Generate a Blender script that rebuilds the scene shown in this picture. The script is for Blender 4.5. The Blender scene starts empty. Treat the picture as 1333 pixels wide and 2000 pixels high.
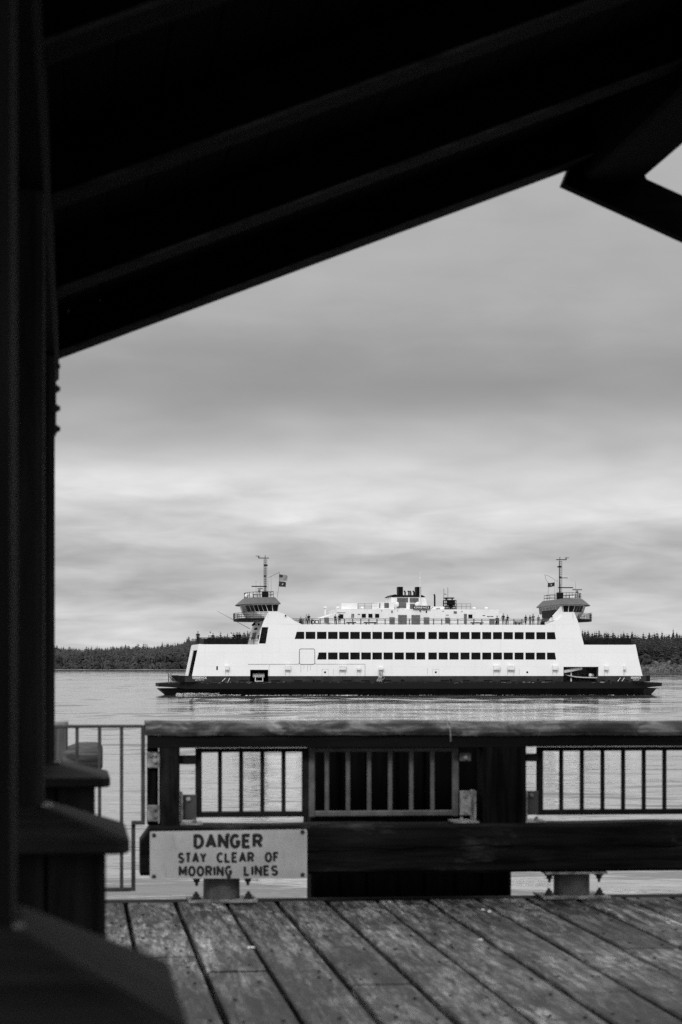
import bpy, math, random
import numpy as np
from mathutils import Vector, Matrix
from mathutils.geometry import tessellate_polygon

random.seed(7); RNG = np.random.default_rng(7)
SC = bpy.context.scene; COL = SC.collection
R = math.radians

# ------------------------------------------------------------------ camera
FPX = 4722.0                       # focal length in pixels of the 2000 px high photograph (85 mm)
YAW = math.atan(520.0 / FPX)       # the pier runs along +Y; the camera is turned a little to the right of it
CAM = Vector((0.0, 0.0, 4.88))     # water is z = 0
FWD = Vector((math.sin(YAW), math.cos(YAW), 0)); RGT = Vector((math.cos(YAW), -math.sin(YAW), 0))
cd = bpy.data.cameras.new('camera'); cam = bpy.data.objects.new('camera', cd); COL.objects.link(cam)
cam.location = CAM; cam.rotation_euler = (R(90), 0, -YAW)
cd.sensor_fit = 'VERTICAL'; cd.sensor_height = 36.0; cd.sensor_width = 24.0; cd.lens = FPX * 36.0 / 2000.0
cd.shift_y = 0.15; cd.clip_start = 0.05; cd.clip_end = 40000.0
cd.dof.use_dof = True; cd.dof.focus_distance = 397.0; cd.dof.aperture_fstop = 6.0; cd.dof.aperture_blades = 9
SC.camera = cam

# ------------------------------------------------------------------ sky, sun, exposure
SUN_EL, SUN_AZ = R(38), R(200)     # soft overcast sun behind the camera, a little to the right
W = bpy.data.worlds.new('World'); SC.world = W; W.use_nodes = True
wn, wl = W.node_tree.nodes, W.node_tree.links
wn.clear()
def WN(t, **k):
    n = wn.new(t)
    for a, b in k.items(): setattr(n, a, b)
    return n
def wmath(op, a, b=None, clamp=False):
    n = WN('ShaderNodeMath', operation=op, use_clamp=clamp)
    for i, v in enumerate((a, b)):
        if v is None: continue
        if isinstance(v, (int, float)): n.inputs[i].default_value = v
        else: wl.new(v, n.inputs[i])
    return n.outputs[0]
sky = WN('ShaderNodeTexSky'); sky.sky_type = 'NISHITA'; sky.sun_disc = False
sky.sun_elevation = SUN_EL; sky.sun_rotation = SUN_AZ
bw = WN('ShaderNodeRGBToBW'); wl.new(sky.outputs[0], bw.inputs[0])
tc = WN('ShaderNodeTexCoord'); sep = WN('ShaderNodeSeparateXYZ'); wl.new(tc.outputs['Generated'], sep.inputs[0])
az = wmath('ARCTAN2', sep.outputs[0], sep.outputs[1])
el = wmath('ABSOLUTE', sep.outputs[2])
# clouds flatten towards the horizon: wide in azimuth, thin in elevation
def cloud(sx, sz, off, detail, rough, dist=0.0):
    cmb = WN('ShaderNodeCombineXYZ')
    wl.new(wmath('MULTIPLY', az, sx), cmb.inputs[0]); wl.new(wmath('MULTIPLY', wmath('POWER', el, 0.8), sz), cmb.inputs[1]); cmb.inputs[2].default_value = off
    n = WN('ShaderNodeTexNoise'); wl.new(cmb.outputs[0], n.inputs['Vector'])
    n.inputs['Scale'].default_value = 1.0; n.inputs['Detail'].default_value = detail
    n.inputs['Roughness'].default_value = rough; n.inputs['Distortion'].default_value = dist
    return n.outputs['Fac']
nA = cloud(8, 22, 3.1, 3, 0.5, 0.2); nB = cloud(26, 80, 8.7, 4, 0.5, 0.25); nC = cloud(11, 20, 5.9, 3, 0.5, 0.2)
e2 = wmath('ADD', el, wmath('MULTIPLY', wmath('SUBTRACT', nA, 0.5), 0.042))
e2 = wmath('ADD', e2, wmath('MULTIPLY', wmath('SUBTRACT', nB, 0.5), 0.010))
mr = WN('ShaderNodeMapRange'); wl.new(e2, mr.inputs[0]); mr.inputs[1].default_value = 0.0; mr.inputs[2].default_value = 1.0
ramp = WN('ShaderNodeValToRGB'); wl.new(mr.outputs[0], ramp.inputs[0]); ramp.color_ramp.interpolation = 'B_SPLINE'
STOPS = [(0.0, .62), (.012, .62), (.024, .56), (.034, .48), (.043, .49), (.051, .57), (.060, .60), (.068, .74), (.076, .72), (.085, .58),
         (.095, .43), (.106, .345), (.120, .325), (.135, .36), (.150, .42), (.170, .44), (.190, .43), (.23, .50), (.32, .70), (.5, 1.15), (1.0, 1.55)]
cr = ramp.color_ramp
while len(cr.elements) < len(STOPS): cr.elements.new(0.5)
for e, (p, v) in zip(cr.elements, STOPS): e.position = p; e.color = (v / 1.6,) * 3 + (1,)
for e, (p, v) in zip(cr.elements, STOPS): e.position = p; e.color = (v / 1.6,) * 3 + (1,)
val = wmath('MULTIPLY', ramp.outputs[0], 16.0)
lowf = WN('ShaderNodeMapRange'); wl.new(el, lowf.inputs[0]); lowf.inputs[1].default_value = 0.03; lowf.inputs[2].default_value = 0.11; lowf.inputs[3].default_value = 1.05; lowf.inputs[4].default_value = 0.16
val = wmath('MULTIPLY', val, wmath('ADD', 1.0, wmath('MULTIPLY', wmath('SUBTRACT', nB, 0.5), lowf.outputs[0])))
val = wmath('MULTIPLY', val, wmath('ADD', 0.85, wmath('MULTIPLY', nC, 0.30)))
val = wmath('ADD', wmath('MULTIPLY', val, 0.985), wmath('MULTIPLY', bw.outputs[0], 0.015))
bg = WN('ShaderNodeBackground'); wl.new(val, bg.inputs[0]); bg.inputs[1].default_value = 0.10
wo = WN('ShaderNodeOutputWorld'); wl.new(bg.outputs[0], wo.inputs[0])

sd = bpy.data.lights.new('sun', 'SUN'); sd.energy = 1.5; sd.angle = R(14); sd.color = (1.0, 1.0, 1.0)
so = bpy.data.objects.new('sun', sd); COL.objects.link(so)
sdir = Vector((math.sin(SUN_AZ) * math.cos(SUN_EL), math.cos(SUN_AZ) * math.cos(SUN_EL), math.sin(SUN_EL)))
so.rotation_euler = sdir.to_track_quat('Z', 'Y').to_euler()
SC.view_settings.view_transform = 'Standard'; SC.view_settings.look = 'None'
SC.view_settings.exposure = 0.0; SC.view_settings.gamma = 1.0
SC.cycles.use_denoising = False
SC.cycles.max_bounces = 6; SC.cycles.diffuse_bounces = 3; SC.cycles.glossy_bounces = 3; SC.cycles.sample_clamp_indirect = 4.0

# ------------------------------------------------------------------ materials
class NT:
    def __init__(s, name):
        s.m = bpy.data.materials.new(name); s.m.use_nodes = True
        s.n, s.l = s.m.node_tree.nodes, s.m.node_tree.links
        s.b = s.n['Principled BSDF']; s.tc = s.n.new('ShaderNodeTexCoord')
    def noise(s, scale, detail=4, rough=0.55, stretch=(1, 1, 1), dist=0.0, coord='Object'):
        mp = s.n.new('ShaderNodeMapping'); mp.inputs['Scale'].default_value = stretch
        s.l.new(s.tc.outputs[coord], mp.inputs[0])
        t = s.n.new('ShaderNodeTexNoise'); s.l.new(mp.outputs[0], t.inputs['Vector'])
        t.inputs['Scale'].default_value = scale; t.inputs['Detail'].default_value = detail
        t.inputs['Roughness'].default_value = rough; t.inputs['Distortion'].default_value = dist
        return t.outputs['Fac']
    def ramp(s, sock, stops, interp='LINEAR'):
        r = s.n.new('ShaderNodeValToRGB'); s.l.new(sock, r.inputs[0]); c = r.color_ramp; c.interpolation = interp
        while len(c.elements) < len(stops): c.elements.new(0.5)
        for _ in (0, 1):
            for e, (p, v) in zip(c.elements, stops): e.position = p; e.color = (v, v, v, 1)
        return r.outputs[0]
    def math(s, op, a, b):
        n = s.n.new('ShaderNodeMath'); n.operation = op
        for i, v in enumerate((a, b)):
            if isinstance(v, (int, float)): n.inputs[i].default_value = v
            else: s.l.new(v, n.inputs[i])
        return n.outputs[0]
    def bump(s, h, strength=0.4, dist=0.01):
        b = s.n.new('ShaderNodeBump'); b.inputs['Strength'].default_value = strength; b.inputs['Distance'].default_value = dist
        s.l.new(h, b.inputs['Height']); s.l.new(b.outputs[0], s.b.inputs['Normal'])
    def color(s, sock): s.l.new(sock, s.b.inputs['Base Color'])
    def rough(s, v, spec=0.5):
        s.b.inputs['Roughness'].default_value = v; s.b.inputs['Specular IOR Level'].default_value = spec

def plain(name, v, rough=0.6, var=0.15, scale=3.0, metal=0.0, spec=0.4):
    t = NT(name); n = t.noise(scale, 4)
    t.color(t.ramp(n, [(0.38, v * (1 - var)), (0.62, v * (1 + var))])); t.rough(rough, spec)
    t.b.inputs['Metallic'].default_value = metal
    return t.m
def wood(name, lo, hi, axis=0, worn=None, scale=6.0, bump=0.5, spec=0.3, island=0.0):
    t = NT(name); st = [1.0, 1.0, 1.0]; st[axis] = 0.07
    g = t.noise(scale * 4, 6, 0.65, st, 0.4); big = t.noise(scale * 0.35, 4, 0.6, [0.5 if i == axis else 1 for i in range(3)])
    c = t.ramp(g, [(0.38, lo), (0.62, hi)])
    c = t.math('MULTIPLY', c, t.ramp(big, [(0.38, 0.55), (0.62, 1.35)]))
    if worn:
        w = t.noise(scale * 0.8, 6, 0.7, [0.25 if i == axis else 1 for i in range(3)], 0.6)
        f = t.ramp(w, [(worn[1], 0.0), (worn[1] + 0.12, 1.0)])
        c = t.math('ADD', c, t.math('MULTIPLY', f, worn[0]))
    if island:
        gi = t.n.new('ShaderNodeNewGeometry')
        mr_ = t.n.new('ShaderNodeMapRange'); t.l.new(gi.outputs['Random Per Island'], mr_.inputs[0])
        mr_.inputs[3].default_value = 1 - island; mr_.inputs[4].default_value = 1 + island
        c = t.math('MULTIPLY', c, mr_.outputs[0])
    t.color(c); t.rough(0.75, spec); t.bump(g, bump, 0.006)
    return t.m

M = {}
def paint_white():
    t = NT('white_paint')
    streak = t.noise(1.6, 5, 0.6, (1.0, 1.0, 0.10)); big = t.noise(0.25, 3, 0.5)
    c = t.ramp(streak, [(0.22, 0.76), (0.42, 0.83), (0.7, 0.84)])
    c = t.math('MULTIPLY', c, t.ramp(big, [(0.3, 0.965), (0.7, 1.0)]))
    br_ = t.n.new('ShaderNodeTexBrick'); mp = t.n.new('ShaderNodeMapping'); mp.inputs['Rotation'].default_value = (R(90), 0, 0); t.l.new(t.tc.outputs['Object'], mp.inputs[0]); t.l.new(mp.outputs[0], br_.inputs[0])
    for k_, v_ in (('Scale', 1.0), ('Mortar Size', .035), ('Mortar Smooth', .6), ('Brick Width', 6.1), ('Row Height', 2.35)): br_.inputs[k_].default_value = v_
    for k_, v_ in (('Color1', 1.0), ('Color2', .975), ('Mortar', .90)): br_.inputs[k_].default_value = (v_, v_, v_, 1)
    c = t.math('MULTIPLY', c, br_.outputs['Color'])
    t.color(c); t.rough(0.45, 0.4); return t.m
M['white'] = paint_white()
M['house_white'] = plain('deckhouse_white', 0.78, 0.5, 0.05, 0.8)
M['offwhite'] = plain('fitting_white', 0.72, 0.5, 0.08, 2.0)
M['cabin_grey'] = plain('cabin_grey', 0.16, 0.6, 0.25, 0.8)
M['band'] = plain('dark_band_paint', 0.028, 0.5, 0.25, 0.7, spec=0.15)
M['black_paint'] = plain('black_paint', 0.006, 0.5, 0.3, 0.8, spec=0.08)
M['dark_metal'] = plain('dark_metal', 0.010, 0.6, 0.3, 2.0, spec=0.06)
M['rail_grey'] = plain('rail_grey', 0.10, 0.5, 0.2, 2.0)
M['mid_grey'] = plain('louver_grey', 0.14, 0.6, 0.2, 3.0)
M['roof_grey'] = plain('pilothouse_roof_grey', 0.085, 0.6, 0.12, 1.0)
M['line'] = plain('seam_line', 0.10, 0.7, 0.4, 1.0)
M['stain'] = plain('rust_stain', 0.38, 0.8, 0.4, 3.0)
def guard():
    t = NT('worn_rub_rail')
    w = t.noise(1.6, 6, 0.75, (0.55, 1, 2.5), 0.5)
    zone = t.noise(0.09, 2, 0.5, (1, 0.0, 0.0))
    f = t.math('MULTIPLY', t.ramp(w, [(0.55, 0.0), (0.66, 1.0)]), t.ramp(zone, [(0.42, 0.0), (0.55, 1.0)]))
    sp = t.n.new('ShaderNodeSeparateXYZ'); t.l.new(t.tc.outputs['Object'], sp.inputs[0])
    up_ = t.n.new('ShaderNodeMapRange'); t.l.new(sp.outputs[2], up_.inputs[0]); up_.inputs[1].default_value = 1.93; up_.inputs[2].default_value = 2.05
    f = t.math('MULTIPLY', f, up_.outputs[0])
    t.color(t.math('ADD', 0.010, t.math('MULTIPLY', f, 0.5))); t.rough(0.6, 0.1); return t.m
M['guard'] = guard()
def glass():
    t = NT('dark_window_glass'); n = t.noise(0.6, 3)
    t.color(t.ramp(n, [(0.35, 0.003), (0.75, 0.010)])); t.rough(0.12, 0.12); return t.m
M['glass'] = glass()
M['bridge_glass'] = plain('bridge_glass', 0.02, 0.08, 0.6, 0.9, spec=0.35)
M['letter_white'] = plain('white_lettering', 0.85, 0.6, 0.03)
M['letter_black'] = plain('black_lettering', 0.012, 0.6, 0.2)
M['sign'] = None
def signm():
    t = NT('sign_face'); n = t.noise(3.0, 5, 0.6); d = t.noise(14, 5, 0.7, (1, 1, 0.25))
    c = t.math('MULTIPLY', t.ramp(n, [(0.36, 0.40), (0.64, 0.54)]), t.ramp(d, [(0.28, 0.75), (0.42, 1.0)]))
    t.color(c); t.rough(0.5, 0.3); return t.m
M['sign'] = signm()
M['galv'] = plain('galvanised_steel', 0.24, 0.55, 0.5, 14.0, metal=0.0)
M['bar'] = plain('painted_bar', 0.105, 0.6, 0.25, 9.0)
M['gate_bar'] = plain('gate_paint', 0.05, 0.6, 0.3, 9.0, spec=0.25)
M['dark_bar'] = plain('silhouetted_bar', 0.012, 0.6, 0.3, 9.0, spec=0.1)  # darker copy of the bar colour: silhouette against bright water painted in
M['bolt'] = plain('dark_bolt', 0.03, 0.5, 0.3, 20)
def capm():
    t = NT('weathered_cap_wood'); g = t.noise(30, 6, 0.65, (0.12, 1, 1), 0.3); m_ = t.noise(9, 5, 0.7, (0.45, 1, 1), 0.6); p_ = t.noise(3.2, 4, 0.65, (0.7, 1, 1), 0.4)
    c = t.math('MULTIPLY', t.ramp(g, [(0.40, 0.05), (0.60, 0.10)]), t.ramp(m_, [(0.40, 0.4), (0.50, 0.9), (0.60, 2.1)]))
    c = t.math('ADD', c, t.math('MULTIPLY', t.ramp(p_, [(0.60, 0.0), (0.65, 1.0)]), 0.13))
    t.color(c); t.rough(0.75, 0.2); t.bump(m_, 0.5, 0.01); return t.m
M['cap_wood'] = capm()
M['beam_wood'] = wood('black_beam_wood', 0.002, 0.012, 0, worn=(0.034, 0.54), scale=6, spec=0.08)
M['post_wood'] = wood('black_post_wood', 0.002, 0.010, 2, worn=(0.008, 0.53), scale=6, spec=0.04)
M['sub_wood'] = wood('dark_rail_wood', 0.003, 0.007, 0, scale=5, spec=0.1)  # dark wood of the board set back under the cap
M['fender_wood'] = wood('tarred_timber', 0.001, 0.003, 2, scale=5, spec=0.04)
M['pile_wood'] = wood('grey_pile_wood', 0.04, 0.10, 2, scale=5)
M['log_wood'] = wood('pale_log_wood', 0.04, 0.15, 0, scale=5)
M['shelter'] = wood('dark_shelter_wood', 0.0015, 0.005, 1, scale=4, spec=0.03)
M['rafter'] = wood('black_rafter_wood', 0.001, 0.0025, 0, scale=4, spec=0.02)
M['rafter_edge'] = wood('rafter_edge_sheen', 0.02, 0.06, 0, scale=4, spec=0.1)  # rafter chamfers: gloss highlight lines put into a lighter colour
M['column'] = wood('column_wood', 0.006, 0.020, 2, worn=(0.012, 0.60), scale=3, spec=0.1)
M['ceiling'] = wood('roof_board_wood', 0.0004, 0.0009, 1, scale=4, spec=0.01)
M['pedestal'] = wood('pedestal_wood', 0.008, 0.024, 2, scale=4, spec=0.1)
M['pedcap'] = wood('pedestal_cap_wood', 0.015, 0.036, 0, worn=(0.02, 0.60), scale=4, spec=0.15)
M['cap_highlight'] = plain('highlight_grey', 0.22, 0.7, 0.3, 20)  # pale tone for the painted highlights on the pedestal caps
M['nail'] = plain('nail_head', 0.015, 0.6, 0.3, 30)
M['fleck'] = plain('pale_fleck', 0.75, 0.7, 0.1, 30)
M['skin'] = plain('skin', 0.32, 0.6, 0.05); M['hair'] = plain('hair', 0.02, 0.7, 0.2)
for k, v in (('cloth_black', .012), ('cloth_dark', .03), ('cloth_mid', .13), ('cloth_light', .42), ('cloth_white', .75)):
    M[k] = plain(k, v, 0.95, 0.1, 4, spec=0.04)
M['flag_dark'] = plain('flag_dark', 0.03, 0.9, 0.1); M['flag_white'] = plain('flag_white', 0.45, 0.9, 0.05)
M['flag_red'] = plain('flag_mid', 0.05, 0.9, 0.1)
def foamm():
    t = NT('sea_foam'); t.color(t.ramp(t.noise(2.0, 4), [(0.4, 0.30), (0.6, 0.65)])); t.rough(0.9, 0.2); return t.m
M['foam'] = foamm()
def deckm():
    t = NT('weathered_deck_boards')
    g = t.noise(22, 7, 0.7, (1.0, 0.09, 1.0), 0.8); big = t.noise(2.6, 5, 0.62, (1.0, 0.22, 1.0), 0.3)
    worn = t.noise(13.0, 6, 0.72, (1.0, 0.14, 1), 0.8); fine = t.noise(75, 4, 0.7, (1.0, 0.06, 1.0), 0.5); scuff = t.noise(7.0, 5, 0.7, (0.35, 1.6, 1), 0.8)
    crack = t.noise(9.0, 6, 0.7, (1.3, 0.10, 1), 1.5); knot = t.noise(11.0, 3, 0.5, (1, 0.6, 1), 0.4)
    c = t.ramp(g, [(0.40, 0.03), (0.50, 0.11), (0.60, 0.27)])
    c = t.math('MULTIPLY', c, t.ramp(big, [(0.38, 0.32), (0.50, 0.80), (0.62, 1.8)]))
    c = t.math('MULTIPLY', c, t.ramp(scuff, [(0.38, 0.30), (0.46, 1.0)]))
    c = t.math('MULTIPLY', c, t.ramp(fine, [(0.40, 0.5), (0.60, 1.45)]))
    c = t.math('ADD', c, t.math('MULTIPLY', t.ramp(worn, [(0.54, 0.0), (0.64, 1.0)]), 0.15))
    c = t.math('MULTIPLY', c, t.ramp(crack, [(0.405, 0.22), (0.435, 1.0)]))
    c = t.math('MULTIPLY', c, t.ramp(knot, [(0.30, 0.25), (0.36, 1.0)]))
    gi = t.n.new('ShaderNodeNewGeometry'); mr_ = t.n.new('ShaderNodeMapRange'); t.l.new(gi.outputs['Random Per Island'], mr_.inputs[0])
    mr_.inputs[3].default_value = 0.50; mr_.inputs[4].default_value = 1.05
    t.color(t.math('MULTIPLY', c, mr_.outputs[0])); t.rough(0.6, 0.3)
    t.bump(t.math('ADD', g, t.math('MULTIPLY', worn, 0.6)), 0.7, 0.012); return t.m
M['deck'] = deckm()
def waterm():
    t = NT('sea_water'); t.b.inputs['IOR'].default_value = 2.5
    t.b.inputs['Base Color'].default_value = (.09, .09, .09, 1); t.b.inputs['Roughness'].default_value = 0.05
    rot = t.n.new('ShaderNodeMapping'); rot.inputs['Rotation'].default_value = (0, 0, R(8)); t.l.new(t.tc.outputs['Object'], rot.inputs[0])
    def nz(scale, st, detail, rough, dist=0.0):
        mp = t.n.new('ShaderNodeMapping'); mp.inputs['Scale'].default_value = st; t.l.new(rot.outputs[0], mp.inputs[0])
        x = t.n.new('ShaderNodeTexNoise'); t.l.new(mp.outputs[0], x.inputs['Vector']); x.inputs['Scale'].default_value = scale
        x.inputs['Detail'].default_value = detail; x.inputs['Roughness'].default_value = rough; x.inputs['Distortion'].default_value = dist
        return x.outputs['Fac']
    t.bump(nz(1.6, (0.6, 1, 1), 3, 0.5, 0.5), 1.0, 0.012)
    return t.m
M['water'] = waterm()
def foliage(name, lo, hi):
    t = NT(name); at = t.n.new('ShaderNodeAttribute'); at.attribute_name = 'shade'
    n = t.noise(0.35, 4, 0.6)
    c = t.math('MULTIPLY', t.ramp(n, [(0.3, lo), (0.7, hi)]), at.outputs['Fac'])
    t.color(c); t.rough(0.9, 0.1); return t.m
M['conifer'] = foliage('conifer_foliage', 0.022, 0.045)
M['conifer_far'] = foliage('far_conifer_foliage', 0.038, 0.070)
M['bush'] = foliage('shore_bush_foliage', 0.07, 0.14)
M['broadleaf'] = foliage('broadleaf_foliage', 0.03, 0.07)
M['bark'] = plain('bark', 0.05, 0.9, 0.3, 1.0)
M['earth'] = plain('hill_earth', 0.035, 0.95, 0.4, 0.05)
M['beach'] = plain('beach_shingle', 0.17, 0.95, 0.4, 0.2)

# ------------------------------------------------------------------ mesh building
class MB:
    def __init__(s): s.v, s.f, s.mi = [], [], []
    def add(s, vs, fs, mi=0):
        o = len(s.v); s.v += [tuple(p) for p in vs]; s.f += [tuple(i + o for i in f) for f in fs]; s.mi += [mi] * len(fs); return s
    def box(s, x0, x1, y0, y1, z0, z1, mi=0):
        if x0 > x1: x0, x1 = x1, x0
        if y0 > y1: y0, y1 = y1, y0
        if z0 > z1: z0, z1 = z1, z0
        vs = [(x0,y0,z0),(x1,y0,z0),(x1,y1,z0),(x0,y1,z0),(x0,y0,z1),(x1,y0,z1),(x1,y1,z1),(x0,y1,z1)]
        return s.add(vs, [(3,2,1,0),(4,5,6,7),(0,1,5,4),(1,2,6,5),(2,3,7,6),(3,0,4,7)], mi)
    def bbox(s, x0, x1, y0, y1, z0, z1, b=0.01, axis=0, mi=0):
        """box with its long edges chamfered (axis = long direction)"""
        lo, hi = (x0, y0, z0), (x1, y1, z1); o = [i for i in range(3) if i != axis]
        a0, a1, c0, c1 = lo[o[0]], hi[o[0]], lo[o[1]], hi[o[1]]
        prof = [(a0+b,c0),(a1-b,c0),(a1,c0+b),(a1,c1-b),(a1-b,c1),(a0+b,c1),(a0,c1-b),(a0,c0+b)]
        vs = []
        for e in (lo[axis], hi[axis]):
            for p in prof:
                q = [0, 0, 0]; q[axis] = e; q[o[0]] = p[0]; q[o[1]] = p[1]; vs.append(q)
        n = 8
        fs = [(i, (i+1) % n, (i+1) % n + n, i + n) for i in range(n)] + [tuple(range(n))[::-1], tuple(range(n, 2*n))]
        if axis == 1: fs = [f[::-1] for f in fs]
        return s.add(vs, fs, mi)
    def tube(s, p0, p1, r, n=6, r1=None, mi=0, cap=True):
        p0, p1 = Vector(p0), Vector(p1); d = (p1 - p0)
        if d.length < 1e-6: return s
        d.normalize(); a = d.orthogonal().normalized(); b = d.cross(a); r1 = r if r1 is None else r1
        vs = []
        for p, q in ((p0, r), (p1, r1)):
            for i in range(n):
                t = 2 * math.pi * i / n; vs.append(p + a * (q * math.cos(t)) + b * (q * math.sin(t)))
        fs = [(i, (i+1) % n, (i+1) % n + n, i + n) for i in range(n)]
        if cap: fs += [tuple(range(n))[::-1], tuple(range(n, 2*n))]
        return s.add(vs, fs, mi)
    def path(s, pts, r, n=6, mi=0):
        for a, b in zip(pts, pts[1:]): s.tube(a, b, r, n, mi=mi)
        return s
    def lathe(s, c, prof, n=12, axis='Z', mi=0):
        vs, fs = [], []
        for (r, h) in prof:
            for i in range(n):
                t = 2 * math.pi * i / n; u, w = r * math.cos(t), r * math.sin(t)
                p = {'Z': (u, w, h), 'X': (h, u, w), 'Y': (w, h, u)}[axis]
                vs.append((c[0] + p[0], c[1] + p[1], c[2] + p[2]))
        for k in range(len(prof) - 1):
            for i in range(n): fs.append((k*n+i, k*n+(i+1) % n, (k+1)*n+(i+1) % n, (k+1)*n+i))
        fs += [tuple(range(n))[::-1], tuple(range((len(prof)-1)*n, len(prof)*n))]
        return s.add(vs, fs, mi)
    def loft(s, loops, mi=0, caps=True):
        n = len(loops[0]); vs = [p for L in loops for p in L]; fs = []
        for k in range(len(loops) - 1):
            for i in range(n): fs.append((k*n+i, k*n+(i+1) % n, (k+1)*n+(i+1) % n, (k+1)*n+i))
        if caps: fs += [tuple(range(n))[::-1], tuple(range((len(loops)-1)*n, len(loops)*n))]
        return s.add(vs, fs, mi)
    def plate(s, outer, d0, d1, holes=(), mi=0):
        """outline of (x, z) pairs with holes, thickened along y from d0 to d1"""
        loops = [list(outer)] + [list(h) for h in holes]; allp = [p for L in loops for p in L]
        tris = tessellate_polygon([[Vector((p[0], p[1], 0)) for p in L] for L in loops]); n = len(allp)
        vs = [(p[0], d0, p[1]) for p in allp] + [(p[0], d1, p[1]) for p in allp]; fs = []
        for t in tris: fs += [tuple(t), tuple(i + n for i in reversed(t))]
        o = 0
        for L in loops:
            k = len(L)
            for i in range(k): fs.append((o+i, o+(i+1) % k, o+(i+1) % k+n, o+i+n))
            o += k
        return s.add(vs, fs, mi)
    def blob(s, c, rx, ry, rz, n=8, m=5, jit=0.0, mi=0):
        vs, fs = [(c[0], c[1], c[2]-rz)], []
        for j in range(1, m):
            ph = -math.pi/2 + math.pi*j/m
            for i in range(n):
                t = 2*math.pi*i/n; q = 1 + random.uniform(-jit, jit)
                vs.append((c[0]+rx*q*math.cos(ph)*math.cos(t), c[1]+ry*q*math.cos(ph)*math.sin(t), c[2]+rz*q*math.sin(ph)))
        vs.append((c[0], c[1], c[2]+rz)); top = len(vs)-1
        for i in range(n): fs.append((0, 1+(i+1) % n, 1+i))
        for j in range(m-2):
            for i in range(n): a = 1+j*n; fs.append((a+i, a+(i+1) % n, a+n+(i+1) % n, a+n+i))
        a = 1+(m-2)*n
        for i in range(n): fs.append((a+i, a+(i+1) % n, top))
        return s.add(vs, fs, mi)
    def build(s, name, mats, parent=None, off=(0, 0, 0), smooth=False):
        me = bpy.data.meshes.new(name)
        o3 = Vector(off)
        me.from_pydata([tuple(Vector(p) - o3) for p in s.v], [], s.f)
        for m in (mats if isinstance(mats, (list, tuple)) else [mats]): me.materials.append(m)
        me.polygons.foreach_set('material_index', s.mi)
        if smooth: me.polygons.foreach_set('use_smooth', [True] * len(s.f))
        me.validate(); me.update()
        import bmesh
        b = bmesh.new(); b.from_mesh(me); bmesh.ops.recalc_face_normals(b, faces=b.faces); b.to_mesh(me); b.free()
        o = bpy.data.objects.new(name, me); COL.objects.link(o)
        if parent is not None: o.parent = parent
        return o
def tag(o, label=None, cat=None, group=None, kind=None):
    if label: o['label'] = label
    if cat: o['category'] = cat
    if group: o['group'] = group
    if kind: o['kind'] = kind
    return o
def thing(name, loc, label, cat, group=None, rz=0.0):
    o = bpy.data.objects.new(name, None); COL.objects.link(o); o.location = loc; o.rotation_euler = (0, 0, rz)
    o.empty_display_size = 0.2
    return tag(o, label, cat, group)
def text_mesh(name, txt, width, height, mat, parent, x, y, z, depth=0.01, rot=None, bold=0.0, spacing=1.0, word=1.0):
    """lettering standing upright in the xz plane, centred on x, its middle at z"""
    cu = bpy.data.curves.new(name, 'FONT'); cu.body = txt; cu.size = 1.0; cu.extrude = 0.0; cu.offset = bold
    cu.space_character = spacing; cu.space_word = word; cu.align_x = 'LEFT'
    tmp = bpy.data.objects.new(name, cu); COL.objects.link(tmp)
    dg = bpy.context.evaluated_depsgraph_get(); dg.update()
    me = bpy.data.meshes.new_from_object(tmp.evaluated_get(dg)); bpy.data.objects.remove(tmp); bpy.data.curves.remove(cu)
    co = np.array([v.co[:] for v in me.vertices]); lo, hi = co.min(0), co.max(0)
    sx, sz = width / (hi[0]-lo[0]), height / (hi[1]-lo[1])
    mb = MB(); n = len(co)
    P = [(x + (c[0]-(lo[0]+hi[0])/2)*sx, z + (c[1]-(lo[1]+hi[1])/2)*sz) for c in co]
    vs = [(p[0], y, p[1]) for p in P] + [(p[0], y-depth, p[1]) for p in P]
    fs = []
    cnt = {}
    for pl in me.polygons:
        vi = list(pl.vertices); fs.append(tuple(i + n for i in vi)); fs.append(tuple(reversed(vi)))
        for a, b in zip(vi, vi[1:] + vi[:1]):
            k = (min(a, b), max(a, b)); cnt[k] = cnt.get(k, 0) + 1
    for (a, b), c in cnt.items():
        if c == 1: fs.append((a, b, b + n, a + n))
    mb.add(vs, fs); bpy.data.meshes.remove(me)
    return mb.build(name, mat, parent)

# points where a line of sight meets a plane of the place
def ray(px, py): return FWD + RGT * ((px - 666.5) / FPX) + Vector((0, 0, (1300.0 - py) / FPX))
def pt(px, py, Y): d = ray(px, py); return CAM + d * (Y / d.y)
def px_x(px, Y): return pt(px, 1300, Y).x
def py_z(py, Y, px=666.5): return pt(px, py, Y).z
def far(px, t, z=0.0):
    d = ray(px, 1300) * t; return Vector((d.x, d.y, z))

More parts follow.
